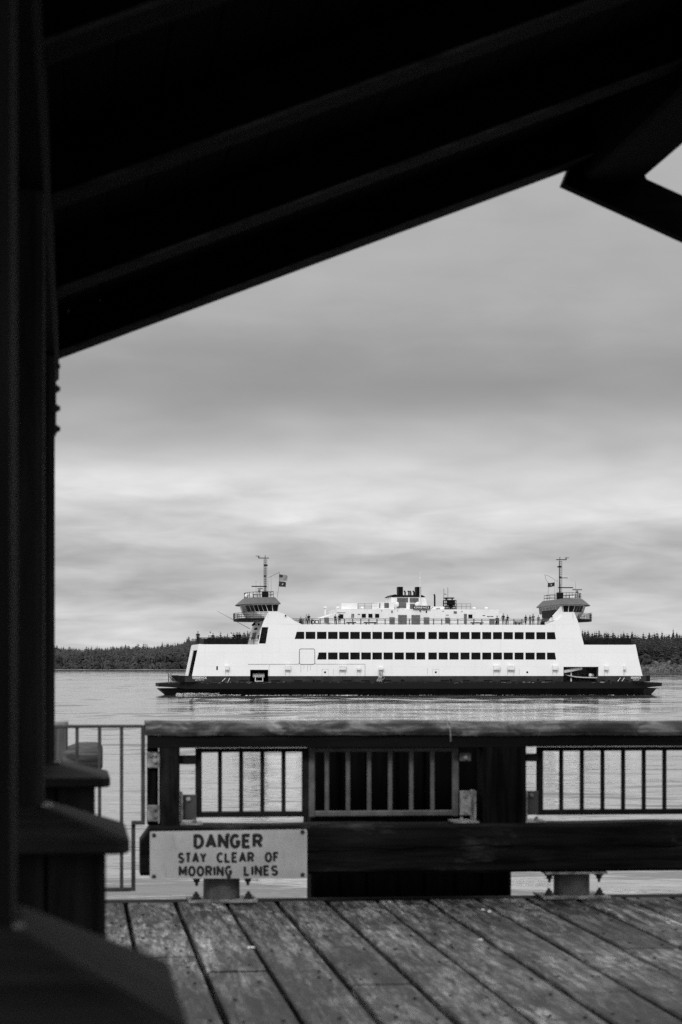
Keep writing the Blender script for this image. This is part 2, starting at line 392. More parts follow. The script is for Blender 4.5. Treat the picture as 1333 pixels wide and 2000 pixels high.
# ------------------------------------------------------------------ water and far shores
# real wavelets where the water can be seen from the pier (finer near it), flat sea beyond
def sea():
    rows = [38.0]
    while rows[-1] < 2990: rows.append(rows[-1] + max(.30, rows[-1] * .0023))
    rows = np.array(rows); ang = YAW + np.linspace(-R(13), R(13), 240)
    r, a = np.meshgrid(rows, ang, indexing='ij'); X, Y = r * np.sin(a), r * np.cos(a); Z = np.zeros_like(X)
    dr = np.maximum(.30, r * .0023)
    g = np.random.default_rng(21)
    for k in range(64):
        lam = 1.1 * (16 / 1.1) ** g.random(); th = g.normal(0, .55); kx, ky = math.sin(th), math.cos(th); ph = g.random() * 6.28
        slope = .0054 * (1.0 if lam > 2.0 else .9); amp = slope * lam / 6.283
        fade = np.clip((lam / dr - 2.2) / 2.0, 0, 1)
        q = 6.283 / lam * (X * kx + Y * ky) + ph + .8 * np.sin(X * .05 * kx + Y * .021 + ph)
        Z += amp * fade * np.sin(q)
    patch = np.zeros_like(X)
    for k in range(7):
        th = g.normal(0, .5); lam = 25 * 12 ** g.random(); patch += np.sin(6.283 / lam * (X * math.sin(th) * .5 + Y * math.cos(th)) + g.random() * 6.28)
    Z *= np.clip(.78 + .20 * patch, .30, 1.35)
    n, m = X.shape; V = np.stack([X, Y, Z], -1).reshape(-1, 3)
    idx = np.arange(n * m).reshape(n, m); F = np.stack([idx[:-1, :-1], idx[:-1, 1:], idx[1:, 1:], idx[1:, :-1]], -1).reshape(-1, 4)[:, ::-1]
    far_ = np.array([(-9000, -300, -.6), (9000, -300, -.6), (9000, 30000, -.6), (-9000, 30000, -.6)]); b0 = len(V)
    V = np.concatenate([V, far_]); F = np.concatenate([F, [[b0, b0 + 1, b0 + 2, b0 + 3]]])
    me = bpy.data.meshes.new('water'); nf = len(F)
    me.vertices.add(len(V)); me.vertices.foreach_set('co', V.astype(np.float32).ravel())
    me.loops.add(nf * 4); me.loops.foreach_set('vertex_index', F.astype(np.int32).ravel())
    me.polygons.add(nf); me.polygons.foreach_set('loop_start', np.arange(0, nf * 4, 4, dtype=np.int32)); me.polygons.foreach_set('use_smooth', np.ones(nf, dtype=bool))
    me.update(calc_edges=True); me.materials.append(M['water'])
    o = bpy.data.objects.new('water', me); COL.objects.link(o); tag(o, kind='structure')
sea()

def interp(xs, ys, x): return float(np.interp(x, xs, ys))
TREE_H = {}
def hill(name, px0, px1, t0, depth, ridge):
    """terrain strip: shore line at distance t0, rising over depth to the ridge height"""
    mb = MB(); n, m = 90, 9; vs = []
    for i in range(n + 1):
        px = px0 + (px1 - px0) * i / n
        for j in range(m + 1):
            f = j / m; t = t0 + depth * f
            z = -1.0 + 1.6 * min(1, f * 12) + max(0, ridge(px)) * (f ** 0.8)
            vs.append(far(px, t, z))
        vs.append(far(px, t0 + depth * 2.5, max(0, ridge(px)) * 0.8))
    k = m + 2
    mb.add(vs, [(i*k+j, i*k+j+1, (i+1)*k+j+1, (i+1)*k+j) for i in range(n) for j in range(k-1)])
    return tag(mb.build(name, M['earth'], smooth=True), kind='structure')

def conifer_arrays(seed, tiers=10, seg=9, slim=0.19):
    """unit-height conifer: ragged drooping whorls; returns verts, faces (all triangles)"""
    r = random.Random(seed); V, F = [], []
    V += [(-.008, -.008, 0), (.008, -.008, 0), (.008, .008, 0), (-.008, .008, 0), (0, 0, .96)]
    F += [(0, 1, 4), (1, 2, 4), (2, 3, 4), (3, 0, 4)]
    z0 = r.uniform(.05, .16)
    for k in range(tiers):
        f = k / (tiers - 1); z = z0 + (0.97 - z0) * f ** 0.92
        rad = slim * (1 - f) ** 0.75 * r.uniform(.75, 1.15) + 0.012
        h = 0.16 * (1 - f) + 0.045
        o = len(V); V.append((r.uniform(-.006, .006), r.uniform(-.006, .006), min(1.0, z + h)))
        ph = r.uniform(0, 6.28)
        for i in range(seg):
            t = ph + 6.2832 * i / seg; q = rad * (r.uniform(.55, 1.25) if i % 2 else r.uniform(.35, .75))
            V.append((q * math.cos(t), q * math.sin(t), z - rad * r.uniform(.0, .35) + (0 if i % 2 else .02)))
        for i in range(seg): F.append((o, o + 1 + i, o + 1 + (i + 1) % seg))
    return np.array(V), np.array(F)
CONI = [conifer_arrays(s, tiers=random.choice([9, 10, 11, 12]), slim=random.uniform(.14, .24)) for s in range(9)]
def bush_arrays(seed, n=46):
    """unit bush: leaf-clump faces scattered through a rounded crown"""
    r = random.Random(seed); V, F = [], []
    for _ in range(n):
        while True:
            p = Vector((r.uniform(-1, 1), r.uniform(-1, 1), r.uniform(0, 1)))
            q = math.hypot(p.x, p.y)
            if .45 < q*q + p.z*p.z < 1.0: break
        a = p.normalized(); u = a.orthogonal().normalized(); w_ = a.cross(u); s_ = r.uniform(.16, .34); o = len(V)
        k = 6
        V.append(tuple(p + a * s_ * .5)); ph = r.uniform(0, 6)
        for i in range(k):
            t = ph + 6.2832 * i / k; q = s_ * r.uniform(.6, 1.2)
            V.append(tuple(p + u * q * math.cos(t) + w_ * q * math.sin(t) - a * s_ * r.uniform(0, .3)))
        for i in range(k): F.append((o, o + 1 + i, o + 1 + (i + 1) % k))
    return np.array(V), np.array(F)
BUSH = [bush_arrays(s) for s in range(6)]
def scatter(name, items, protos, mat):
    """items: (position, height, width factor, shade); one mesh for a mass nobody could count"""
    VS, FS, SH, o = [], [], [], 0
    for (p, h, wf, sh) in items:
        V, F = protos[int(RNG.integers(len(protos)))]; a = RNG.uniform(0, 6.28); c, s_ = math.cos(a), math.sin(a)
        X = V[:, 0] * c - V[:, 1] * s_; Y = V[:, 0] * s_ + V[:, 1] * c
        VS.append(np.stack([X * h * wf + p[0], Y * h * wf + p[1], V[:, 2] * h + p[2]], 1)); FS.append(F + o); SH.append(np.full(len(V), sh)); o += len(V)
    VS, FS, SH = np.concatenate(VS), np.concatenate(FS), np.concatenate(SH)
    me = bpy.data.meshes.new(name); nf = len(FS)
    me.vertices.add(len(VS)); me.vertices.foreach_set('co', VS.astype(np.float32).ravel())
    me.loops.add(nf * 3); me.loops.foreach_set('vertex_index', FS.astype(np.int32).ravel())
    me.polygons.add(nf); me.polygons.foreach_set('loop_start', np.arange(0, nf * 3, 3, dtype=np.int32))
    me.update(calc_edges=True)
    at = me.attributes.new('shade', 'FLOAT', 'POINT'); at.data.foreach_set('value', SH.astype(np.float32))
    me.materials.append(mat); o_ = bpy.data.objects.new(name, me); COL.objects.link(o_); return o_

# left, farther wooded shore (about 2.9 km): tree tops rise from left to right
TL, DL = 2850.0, 330.0
top_l = lambda px: interp([-200, 60, 110, 160, 220, 300, 340, 380, 440, 500, 560, 760, 1000], [1262, 1259, 1259, 1264, 1259, 1259, 1252, 1243, 1235, 1226, 1226, 1236, 1262], px)
ridge_l = lambda px: 4.88 + (1300 - top_l(px)) / FPX * (TL + DL) - 24.0
hill('far_hill', -250, 1000, TL, DL, ridge_l)
it = []
for i in range(5600):
    px = RNG.uniform(-60, 560) if i < 4700 else RNG.uniform(560, 980)
    f = RNG.uniform(0.06, 1.03) ** 0.8; t = TL + DL * f
    z = 0.5 + max(0, ridge_l(px)) * (f ** 0.8)
    h = RNG.uniform(12, 23) * (1.0 if RNG.random() > .05 else 1.18)
    it.append((far(px, t, z - .5), h, RNG.uniform(1.0, 1.9), RNG.uniform(.65, 1.3)))
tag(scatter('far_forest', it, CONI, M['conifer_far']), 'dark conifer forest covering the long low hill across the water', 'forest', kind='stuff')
it = []
for i in range(420):
    px = RNG.uniform(-60, 620); f = RNG.uniform(0.01, .10); t = TL + DL * f
    h = RNG.uniform(3, 9) * (1.2 if abs(px - 195) < 30 else 1)
    it.append((far(px, t, .3), h, RNG.uniform(.6, 1.0), RNG.uniform(.5, 1.1)))
tag(scatter('far_undergrowth', it, BUSH, M['broadleaf']), 'low bushes along the foot of the far wooded hill', 'bushes', kind='stuff')
mb = MB(); L0, L1 = [], []
for i in range(60):
    px = -80 + 700 * i / 59; L0.append(far(px, TL - 14 - 4 * math.sin(i * .7), .05)); L1.append(far(px, TL + 30, 1.3))
mb.add(L0 + L1, [(i, i+1, 60+i+1, 60+i) for i in range(59)])
tag(mb.build('far_beach', M['beach']), kind='structure')
it = []
for i in range(1500):
    px = RNG.uniform(-60, 580); f = RNG.uniform(0.05, 1.0) ** .8; t = TL + DL * f
    h = RNG.uniform(6, 10); it.append((far(px, t, .5 + max(0, ridge_l(px)) * f ** .8 + RNG.uniform(4, 9)), h, RNG.uniform(.45, .75), RNG.uniform(.6, 1.15)))
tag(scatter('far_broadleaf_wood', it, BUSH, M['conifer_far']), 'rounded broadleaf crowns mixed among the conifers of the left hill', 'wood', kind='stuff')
# a small pale house by the far shore
hs = thing('shore_house', far(262, TL + 14, .5), 'tiny pale house at the water edge below the left forest', 'house', rz=-YAW)
b = MB(); b.box(-3.4, 3.4, -2.5, 2.5, 0, 2.6); b.build('wall', M['offwhite'], hs)
b = MB(); b.loft([[(-3.8, -3, 2.6), (3.8, -3, 2.6), (3.8, 3, 2.6), (-3.8, 3, 2.6)], [(-3.8, -.1, 4.3), (3.8, -.1, 4.3), (3.8, .1, 4.3), (-3.8, .1, 4.3)]]); b.build('roof', M['mid_grey'], hs)

# right, nearer wooded shore (about 1.75 km) with a paler scrub bluff at its foot
TR, DR = 1740.0, 150.0
top_r = lambda px: interp([955, 1000, 1060, 1140, 1180, 1220, 1258, 1290, 1333, 1500, 1800], [1253, 1250, 1240, 1230, 1233, 1236, 1238, 1236, 1237, 1240, 1250], px)
bluff = lambda px: interp([1000, 1200, 1240, 1262, 1275, 1290, 1305, 1320, 1333, 1400, 1800], [2.0, 2.4, 4.0, 7.0, 9.6, 8.2, 8.0, 9.5, 9.0, 8.0, 7.0], px)
ridge_r = lambda px: 4.88 + (1300 - top_r(px)) / FPX * (TR + DR) - 20.3
hill('near_hill', 940, 1900, TR, DR, ridge_r)
it = []
for i in range(2000):
    px = RNG.uniform(945, 1360) if i < 1650 else RNG.uniform(1360, 1750)
    f = RNG.uniform(0.18, 1.05); t = TR + DR * f
    z = 0.5 + max(0, ridge_r(px)) * (f ** 0.8)
    it.append((far(px, t, z - .5), RNG.uniform(12, 21.5), RNG.uniform(1.0, 1.7), RNG.uniform(.6, 1.3)))
tag(scatter('near_forest', it, CONI, M['conifer']), 'dark conifer forest on the nearer shore behind the ferry stern', 'forest', kind='stuff')
it = []
for i in range(1500):
    px = RNG.uniform(1130, 1600); bz = bluff(px); f = RNG.random()
    it.append((far(px, TR - 3 + 24 * f, -0.4 + (bz - 1.5) * f), RNG.uniform(1.2, 2.9), RNG.uniform(.7, 1.2), RNG.uniform(.55, 1.25)))
tag(scatter('shore_scrub', it, BUSH, M['bush']), 'paler grey scrub on the low bluff beneath the dark forest', 'scrub', kind='stuff')
mb = MB(); L = [[], [], [], []]
for i in range(90):
    px = 1080 + 620 * i / 89; bz = bluff(px)
    for k, (dt, z) in enumerate(((-6, -.2), (-3, .5), (20, max(.6, bz - 2.2)), (60, max(.6, bz - 2.6)))): L[k].append(far(px, TR + dt, z))
vs = sum(L, []); mb.add(vs, [(k*90+i, k*90+i+1, (k+1)*90+i+1, (k+1)*90+i) for k in range(3) for i in range(89)])
tag(mb.build('bluff', M['earth'], smooth=True), kind='structure')
it = []
for i in range(420):
    px = RNG.uniform(1080, 1600); f = RNG.uniform(0.2, 1.0); t = TR + DR * f
    it.append((far(px, t, .5 + max(0, ridge_r(px)) * f ** .8 + RNG.uniform(4, 8)), RNG.uniform(5, 8.5), RNG.uniform(.45, .75), RNG.uniform(.6, 1.1)))
tag(scatter('near_broadleaf_wood', it, BUSH, M['conifer']), 'rounded crowns mixed among the conifers of the right shore', 'wood', kind='stuff')
# trees one can tell apart
def lone_conifer(px, t, ztop, h, wf, seed, label):
    V, F = conifer_arrays(seed, 15, 11, .2); base = far(px, t, ztop - h)
    o = thing('conifer_tree', base, label, 'tree', 'single conifers standing above the forest')
    b = MB(); b.tube((0, 0, 0), (0, 0, h * .9), .45, 7, .08); b.build('trunk', M['bark'], o)
    it = [((0, 0, 0), h, wf, .8)]
    c = scatter('crown', it, [(V, F)], M['conifer']); c.parent = o
for a in ((1315.5, TR + 100, 1227, 27, .72, 31, 'tall narrow conifer with a clear pointed top, rightmost to rise above the skyline'),
          (1293.5, TR + 112, 1233, 25, 1.1, 32, 'broad conifer peak on the skyline just left of the tallest pointed one'),
          (1269, TR + 115, 1234, 24, .8, 33, 'slim conifer on the skyline above the round dark tree on the shore'),
          (1235, TR + 118, 1232, 24, 1.0, 34, 'conifer on the skyline right above the upper corner of the ferry stern'),
          (1170.5, TR + 118, 1229.5, 25, .9, 35, 'pointed conifer rising beyond the stern deck railing of the ferry'),
          (1149, TR + 110, 1230, 25, 1.0, 36, 'conifer peeping out just right of the ferry stern wheelhouse tower')):
    px, t, yt, h, wf, sd_, lb = a
    lone_conifer(px, t, 4.88 + (1300 - yt) / FPX * t, h, wf, sd_, lb)
def round_tree(px, t, zb, h, rad, label, n=420):
    o = thing('round_tree', far(px, t, zb), label, 'tree')
    b = MB(); b.tube((0, 0, 0), (0, 0, h * .6), .35, 7, .12)
    for a in range(5): b.tube((0, 0, h*.3), (rad*.6*math.cos(a*1.3), rad*.6*math.sin(a*1.3), h*.6), .14, 5, .05)
    b.build('trunk', M['bark'], o)
    it = []
    for _ in range(n // 12):
        a, e, q = RNG.uniform(0, 6.28), RNG.uniform(-.5, 1.4), RNG.uniform(.35, 1) ** .5
        it.append(((rad*q*math.cos(a)*math.cos(e), rad*q*math.sin(a)*math.cos(e), h*.55 + h*.36*q*math.sin(e)), RNG.uniform(.9, 1.9), 1.0, RNG.uniform(.6, 1.2)))
    c = scatter('crown', it, BUSH, M['broadleaf']); c.parent = o
round_tree(1262, TR + 12, 2.5, 10.5, 5.2, 'round dark bushy tree on the right shore just behind the ferry stern')
round_tree(1322, TR + 10, 4.2, 7.5, 3.2, 'rounded grey bushy tree on top of the scrub bluff at the right edge', 260)

# ------------------------------------------------------------------ pier deck
YR = 14.67                                   # front face of the big timber at the pier edge
ZD = 3.436                                   # top of the deck
def rx(px): return px_x(px, YR)
def rz(py): return 4.88 + (1300 - py) * 14.76 / FPX
DE = YR + 0.10                               # outer end of the boards
pitch, gap = 0.309, 0.028
X0 = px_x(344, DE)
mb = MB(); nails = []
for i in range(-22, 34):
    xa = X0 + i * pitch + gap / 2; xb = xa + pitch - gap
    cuts = [DE + random.uniform(-.012, .012)]
    y = DE - random.uniform(2.5, 6)
    while y > -6: cuts.append(y); y -= random.uniform(3.6, 5.6)
    cuts.append(-6)
    for ya, yb in zip(cuts, cuts[1:]):
        dz = random.uniform(-.004, .004)
        mb.bbox(xa + random.uniform(-.004, .004), xb + random.uniform(-.004, .004), yb + .004, ya - .004, ZD - .09 + dz, ZD + dz, .008, 1, 0)
    if -4 < i < 14:
        for k in range(0, 14):
            yy = DE - .10 - k * .61
            for q in (.06, .225):
                if random.random() < .6: nails.append((xa + q + random.uniform(-.02, .02), yy + random.uniform(-.05, .05)))
            if random.random() < .4: nails.append((xa + random.uniform(.05, .24), yy + random.uniform(-.3, .3)))
for (x, y) in nails: mb.lathe((x, y, ZD), [(.0085, .0), (.0085, .0062)], 7, mi=1)
tag(mb.build('pier_deck', [M['deck'], M['nail']]), kind='structure')
mb = MB()
for yy in [DE - .3 - .61 * k for k in range(30)]: mb.box(-7, 11, yy - .08, yy + .08, ZD - .40, ZD - .098)
tag(mb.build('pier_joists', M['beam_wood']), kind='structure')
mb = MB(); mb.box(-7, 11, DE + .03, YR + .34, ZD - .40, ZD - .003); tag(mb.build('pier_edge', M['beam_wood']), kind='structure')
for (px, py, lab, sx) in ((490, 1853, 'small pale fleck lying on the seam between two deck boards left of centre', .017), (938, 1838, 'small round white fleck on a deck board gap right of centre', .011),
                      (944, 1779, 'tiny pale fleck at the board ends in front of the dark fender', .010), (956, 1782, 'tiny pale fleck, the right one of two near the dark fender', .010)):
    d = ray(px, py); t = (ZD + .004 - CAM.z) / d.z; p = CAM + d * t
    b = MB(); b.blob((0, 0, .004), sx * 1.25, sx * 1.6, .007, 9, 5, .25)
    o = b.build('pale_fleck', M['fleck']); o.location = p + Vector((0, 0, .001)); tag(o, lab, 'debris', 'pale flecks on the deck')

# ------------------------------------------------------------------ bull rail: heavy timber on pedestals
ZB0, ZB1 = rz(1707), rz(1611); BX0, BX1 = rx(275), 7.2
br = thing('edge_timber', (BX0 + .5, YR + .15, ZD), 'long heavy black timber lying on pedestals along the pier edge', 'edge beam')
O = br.location
b = MB()
ch = rx(296) - rx(275); cz = (rz(1611) - rz(1640))
def beam_loop(x, top, y0=YR, y1=YR + .30, bv=.018): return [(x, y0, ZB0 + bv), (x, y0 + bv, ZB0), (x, y1 - bv, ZB0), (x, y1, ZB0 + bv), (x, y1, top - bv), (x, y1 - bv, top), (x, y0 + bv, top), (x, y0, top - bv)]
loops = [beam_loop(BX0, ZB1 - cz), beam_loop(BX0 + ch, ZB1)]
nn = 26
for k in range(1, nn + 1):
    x = BX0 + ch + (BX1 - BX0 - ch) * k / nn; loops.append(beam_loop(x, ZB1 + .004 * math.sin(k * 1.7), YR + .003 * math.sin(k * 2.3)))
b.loft(loops)
# a drying crack along the front face
prev = None
for k in range(0, 60):
    x = rx(600) + (BX1 - rx(600)) * k / 59; z = rz(1663) + .05 * math.sin(k * .11) * .6 + .006 * math.sin(k * 1.9)
    if prev and (k // 7) % 3 != 2: b.tube((prev[0], YR + .001, prev[1]), (x, YR + .001, z), .0045, 5, mi=1)
    prev = (x, z)
b.build('timber', [M['beam_wood'], M['fender_wood']], br, O)
for px in (436, 1126.5, 1818):
    x = rx(px); r = .5 * (rx(472) - rx(400)); yc = YR + .15
    b = MB(); b.lathe((x, yc, ZD + .012), [(r, 0), (r, ZB0 - ZD - .024)], 28)
    ped = b.build('pedestal', M['bar'], br, O)
    b = MB(); hw = .5 * (rx(505) - rx(370))
    b.box(x - hw, x + hw, YR - .03, YR + .33, ZD + .006, ZD + .020); b.box(x - hw * .92, x + hw * .92, YR - .01, YR + .31, ZB0 - .014, ZB0 - .002)
    b.build('mounting_plate', M['galv'], ped, O)
    for sx in (-.76, .76):
        for yy in (YR + .07,):
            b = MB(); b.lathe((x + hw * sx, yy, ZD + .02), [(.030, 0), (.030, .012), (.020, .014), (.020, .030), (.010, .034), (.010, .046)], 8)
            b.build('bolt', M['bolt'], ped, O)
            b = MB(); b.lathe((x + hw * sx * .98, yy, ZB0 - .014), [(.030, 0), (.030, -.014), (.019, -.017), (.019, -.032), (.010, -.036), (.008, -.056)], 8)
            b.build('bolt', M['bolt'], ped, O)

# ------------------------------------------------------------------ warning sign on the timber
SX0, SX1, SZ0, SZ1 = rx(293), rx(600), rz(1715.5), rz(1619)
sg = thing('warning_sign', ((SX0 + SX1) / 2, YR - .006, SZ0), 'pale rectangular danger sign bolted to the left end of the black edge timber', 'sign')
O = sg.location; ys = YR - .012
b = MB(); b.plate([(SX0 + .006, SZ0 + .01), (SX1 - .004, SZ0 + .004), (SX1, SZ0 + .01), (SX1, SZ1 - .008), (SX1 - .006, SZ1), (SX0 + .006, SZ1 - .006), (SX0, SZ1 - .012), (SX0, SZ0 + .016)], ys, ys + .008)
b.build('board', M['sign'], sg, O)
def arc(cx, cy, ax, ay, a0, a1, n=12): return [(cx + ax * math.cos(R(a0 + (a1 - a0) * k / n)), cy + ay * math.sin(R(a0 + (a1 - a0) * k / n))) for k in range(n + 1)]
GLYPH = {'D': (.60, [[(0, 0), (0, 1), (.22, 1)] + arc(.22, .5, .38, .5, 90, -90) + [(0, 0)]]), 'A': (.68, [[(0, 0), (.34, 1), (.68, 0)], [(.12, .30), (.56, .30)]]),
         'N': (.62, [[(0, 0), (0, 1), (.62, 0), (.62, 1)]]), 'G': (.64, [arc(.32, .5, .32, .5, 48, 330, 18) + [(.62, .44), (.36, .44)]]), 'E': (.52, [[(.52, 1), (0, 1), (0, 0), (.52, 0)], [(0, .52), (.44, .52)]]),
         'R': (.60, [[(0, 0), (0, 1), (.30, 1)] + arc(.30, .74, .28, .26, 90, -90) + [(0, .48)], [(.28, .48), (.60, 0)]]), 'S': (.58, [arc(.29, .745, .27, .255, 35, 270, 12) + arc(.29, .245, .29, .245, 90, -150, 12)[1:]]),
         'T': (.60, [[(0, 1), (.60, 1)], [(.30, 1), (.30, 0)]]), 'Y': (.64, [[(0, 1), (.32, .44), (.64, 1)], [(.32, .44), (.32, 0)]]), 'C': (.60, [arc(.32, .5, .32, .5, 48, 312, 18)]), 'L': (.50, [[(0, 1), (0, 0), (.50, 0)]]),
         'O': (.66, [arc(.33, .5, .33, .5, 90, 450, 24)]), 'F': (.50, [[(0, 0), (0, 1), (.50, 1)], [(0, .52), (.42, .52)]]), 'M': (.76, [[(0, 0), (0, 1), (.38, .28), (.76, 1), (.76, 0)]]), 'I': (.0, [[(0, 0), (0, 1)]])}
def sgtext(t, a, bb, y0, y1, th=.225, gap_=.40):
    H = rz(y0) - rz(y1); w_ = sum(GLYPH[c][0] for c in t) + gap_ * (len(t) - 1); kx_ = (rx(bb) - rx(a) - th * H) / w_; kz_ = H * (1 - th); r = th * H / 2
    b = MB(); x = rx(a) + r; n = 0
    for c in t:
        for pl in GLYPH[c][1]:
            Pp = [(x + u * kx_, rz(y1) + r + v * kz_) for u, v in pl]
            for (p, q) in zip(Pp, Pp[1:]):
                d = Vector((q[0] - p[0], q[1] - p[1])); d.normalize(); nx, nz = -d.y * r, d.x * r; yy = ys - .0008 - .00004 * (n % 9); n += 1
                b.add([(p[0] - nx, yy, p[1] - nz), (q[0] - nx, yy, q[1] - nz), (q[0] + nx, yy, q[1] + nz), (p[0] + nx, yy, p[1] + nz)], [(0, 1, 2, 3)])
            for i_, p in enumerate(Pp):
                yy = ys - .0012 - .00004 * (n % 7); n += 1
                if 0 < i_ < len(Pp) - 1: b.add([(p[0] + r * math.cos(k * .5236), yy, p[1] + r * math.sin(k * .5236)) for k in range(12)], [tuple(range(12))])
        x += (GLYPH[c][0] + gap_) * kx_
    b.build('lettering', M['letter_black'], sg, O)
sgtext('DANGER', 378, 514, 1626.5, 1655.5, .235, .36)
for t_, a_, e_ in (('STAY', 347.6, 404), ('CLEAR', 423, 497), ('OF', 517, 545.6)): sgtext(t_, a_, e_, 1662, 1683)
for t_, a_, e_ in (('MOORING', 349, 454), ('LINES', 476, 543.5)): sgtext(t_, a_, e_, 1688, 1709)
for (px, py) in ((301, 1628), (591, 1624), (301, 1708), (591, 1707), (445, 1629), (447, 1709)):
    b = MB(); b.lathe((rx(px), ys, rz(py)), [(.013, 0), (.013, -.004), (.008, -.010)], 10, 'Y')
    b.build('bolt', M['bolt'], sg, O)

# ------------------------------------------------------------------ railing on the timber: posts, cap and barred panels
rl = thing('railing', (rx(640), YR + .15, ZB1), 'timber railing with barred metal panels on top of the black edge timber', 'railing')
O = rl.location
def cap_profile(x, dz=0.0, dy=0.0):
    z0, z1, y0, y1 = rz(1437) + dz, rz(1409) + dz, YR + .005 + dy, YR + .285 + dy; h = z1 - z0
    return [(x, y0 + .012, z0), (x, y1 - .012, z0), (x, y1, z0 + .4*h), (x, y1 - .012, z1 - .18*h), (x, y1 - .05, z1), (x, y0 + .05, z1), (x, y0 + .014, z1 - .16*h), (x, y0, z1 - .5*h), (x, y0, z0 + .25*h)]
for (a, e, dz) in ((rx(285), rx(877.5), .003), (rx(879.5), 6.9, -.003)):
    b = MB(); n = 24
    b.loft([cap_profile(a + (e - a) * k / n, dz + .0025 * math.sin(k * 1.3 + a), .003 * math.sin(k * .9)) for k in range(n + 1)])
    b.build('cap_rail', M['cap_wood'], rl, O)
b = MB(); b.path([(rx(868), YR + .10, rz(1407.5)), (rx(874), YR + .03, rz(1412)), (rx(879), YR - .002, rz(1424)), (rx(880.5), YR - .004, rz(1440)), (rx(881), YR + .006, rz(1449))], .0045, 6)
b.build('joint_strap', M['galv'], rl, O)
b = MB(); b.box(rx(290), 6.9, YR + .03, YR + .26, rz(1460), rz(1437) - .002); b.build('under_rail', M['sub_wood'], rl, O)
def post(px0, px1, y0=YR + .02, y1=YR + .27):
    b = MB(); b.bbox(rx(px0), rx(px1), y0, y1, ZB1 + .001, rz(1460) - .001, .012, 2); return b.build('post', M['post_wood'], rl, O)
post(314, 352); post(946, 1030); post(1668, 1722)
post(290, 311, YR + .10, YR + .30)
def panel(pa, pb, bars, mt, ya=YR + .13):
    b = MB(); z0, z1 = rz(1597.5), rz(1462); t = .040; wst = rx(397) - rx(384.5); hb = rz(1586.5) - z0; ht = z1 - rz(1470)
    b.bbox(rx(pa), rx(pa) + wst, ya, ya + t, z0, z1, .005, 2); b.bbox(rx(pb) - wst, rx(pb), ya, ya + t, z0, z1, .005, 2)
    b.bbox(rx(pa) + wst, rx(pb) - wst, ya + .003, ya + t - .003, z0, z0 + hb, .005, 0); b.bbox(rx(pa) + wst, rx(pb) - wst, ya + .003, ya + t - .003, z1 - ht, z1, .005, 0)
    p = b.build('panel_frame', M[mt], rl, O)
    for px in bars:
        x = rx(px); b = MB(); r = .0125
        b.bbox(x - r, x + r, ya + .009, ya + .031, z0 + hb, z1 - ht, .004, 2); b.build('bar', M[mt], p, O)
    return p
panel(384.5, 607, [433 + 41.8 * k for k in range(4)], 'dark_bar')
panel(607.5, 903.5, [644 + 41.6 * k for k in range(6)], 'bar')  # same run of railing, split where the bar colour turns lighter
panel(1057.5, 1640, [1106 + 40.7 * k for k in range(13)], 'dark_bar')
def bracket(px0, px1, py0, py1, bolts, m='galv', y=YR + .10):
    b = MB(); b.bbox(rx(px0), rx(px1), y, y + .012, rz(py1), rz(py0), .003, 0)
    k = b.build('bracket', M[m], rl, O)
    for (px, py) in bolts:
        b = MB(); b.lathe((rx(px), y - .001, rz(py)), [(.015, 0), (.015, -.004), (.010, -.005), (.010, -.016)], 7, 'Y'); b.build('bolt', M['galv'], k, O)
bracket(289, 313, 1468, 1499, [(296, 1474), (304.5, 1473), (304, 1486)], y=YR + .07); bracket(289, 313, 1571.5, 1603.5, [(304, 1578), (304, 1593)], y=YR + .07)
bracket(351, 385, 1475, 1493, [], 'dark_bar'); bracket(356, 386, 1552, 1602, [(370, 1561)], 'gate_bar')
bracket(903.5, 925, 1472.5, 1489, [(915, 1482)], 'bar'); bracket(904, 925.5, 1547.5, 1596, [(914, 1557), (915, 1588)])
bracket(1031, 1058, 1474.5, 1490, [], 'dark_bar'); bracket(1036, 1058, 1548.5, 1596, [(1044, 1557)], 'gate_bar')
for (a, e) in ((353, 398), (888, 938), (1029, 1070)):
    b = MB(); b.box(rx(a), rx(e), YR + .02, YR + .25, ZB1 + .004, ZB1 + .014); ka = rx(930) if a == 888 else (rx(a) + .006)
    b.box(ka, ka + .010, YR + .05, YR + .22, ZB1 + .015, rz(1547)); k = b.build('post_shoe', M['galv'], rl, O)
    b = MB(); b.lathe((rx(381 if a == 353 else (905 if a == 888 else 1052)), YR + .06, ZB1 + .015), [(.016, 0), (.016, .012), (.010, .014), (.010, .024)], 8); b.build('bolt', M['galv'], k, O)

# ------------------------------------------------------------------ dark timber fender standing outside the rail
fd = thing('pier_fender', (px_x(800, 15.6), 15.6, 0), 'black wall of upright tarred timbers standing in the water just outside the railing', 'fender')
O = fd.location; fa, fb = px_x(607, 15.45), px_x(1001, 15.45); n = 7; wv = (fb - fa) / n
for k in range(n):
    b = MB(); b.bbox(fa + k * wv + .004, fa + (k + 1) * wv - .004, 15.45 + .02 * (k % 2), 15.75, -1.5, py_z(1446, 15.5) + .012 * ((k * 5) % 4), .02, 2)
    b.build('timber', M['fender_wood'], fd, O)
for za_, zb_ in ((2.2, 2.5), (3.75, 4.0)): b = MB(); b.box(fa, fb, 15.755, 15.95, za_, zb_); b.build('waling', M['fender_wood'], fd, O)

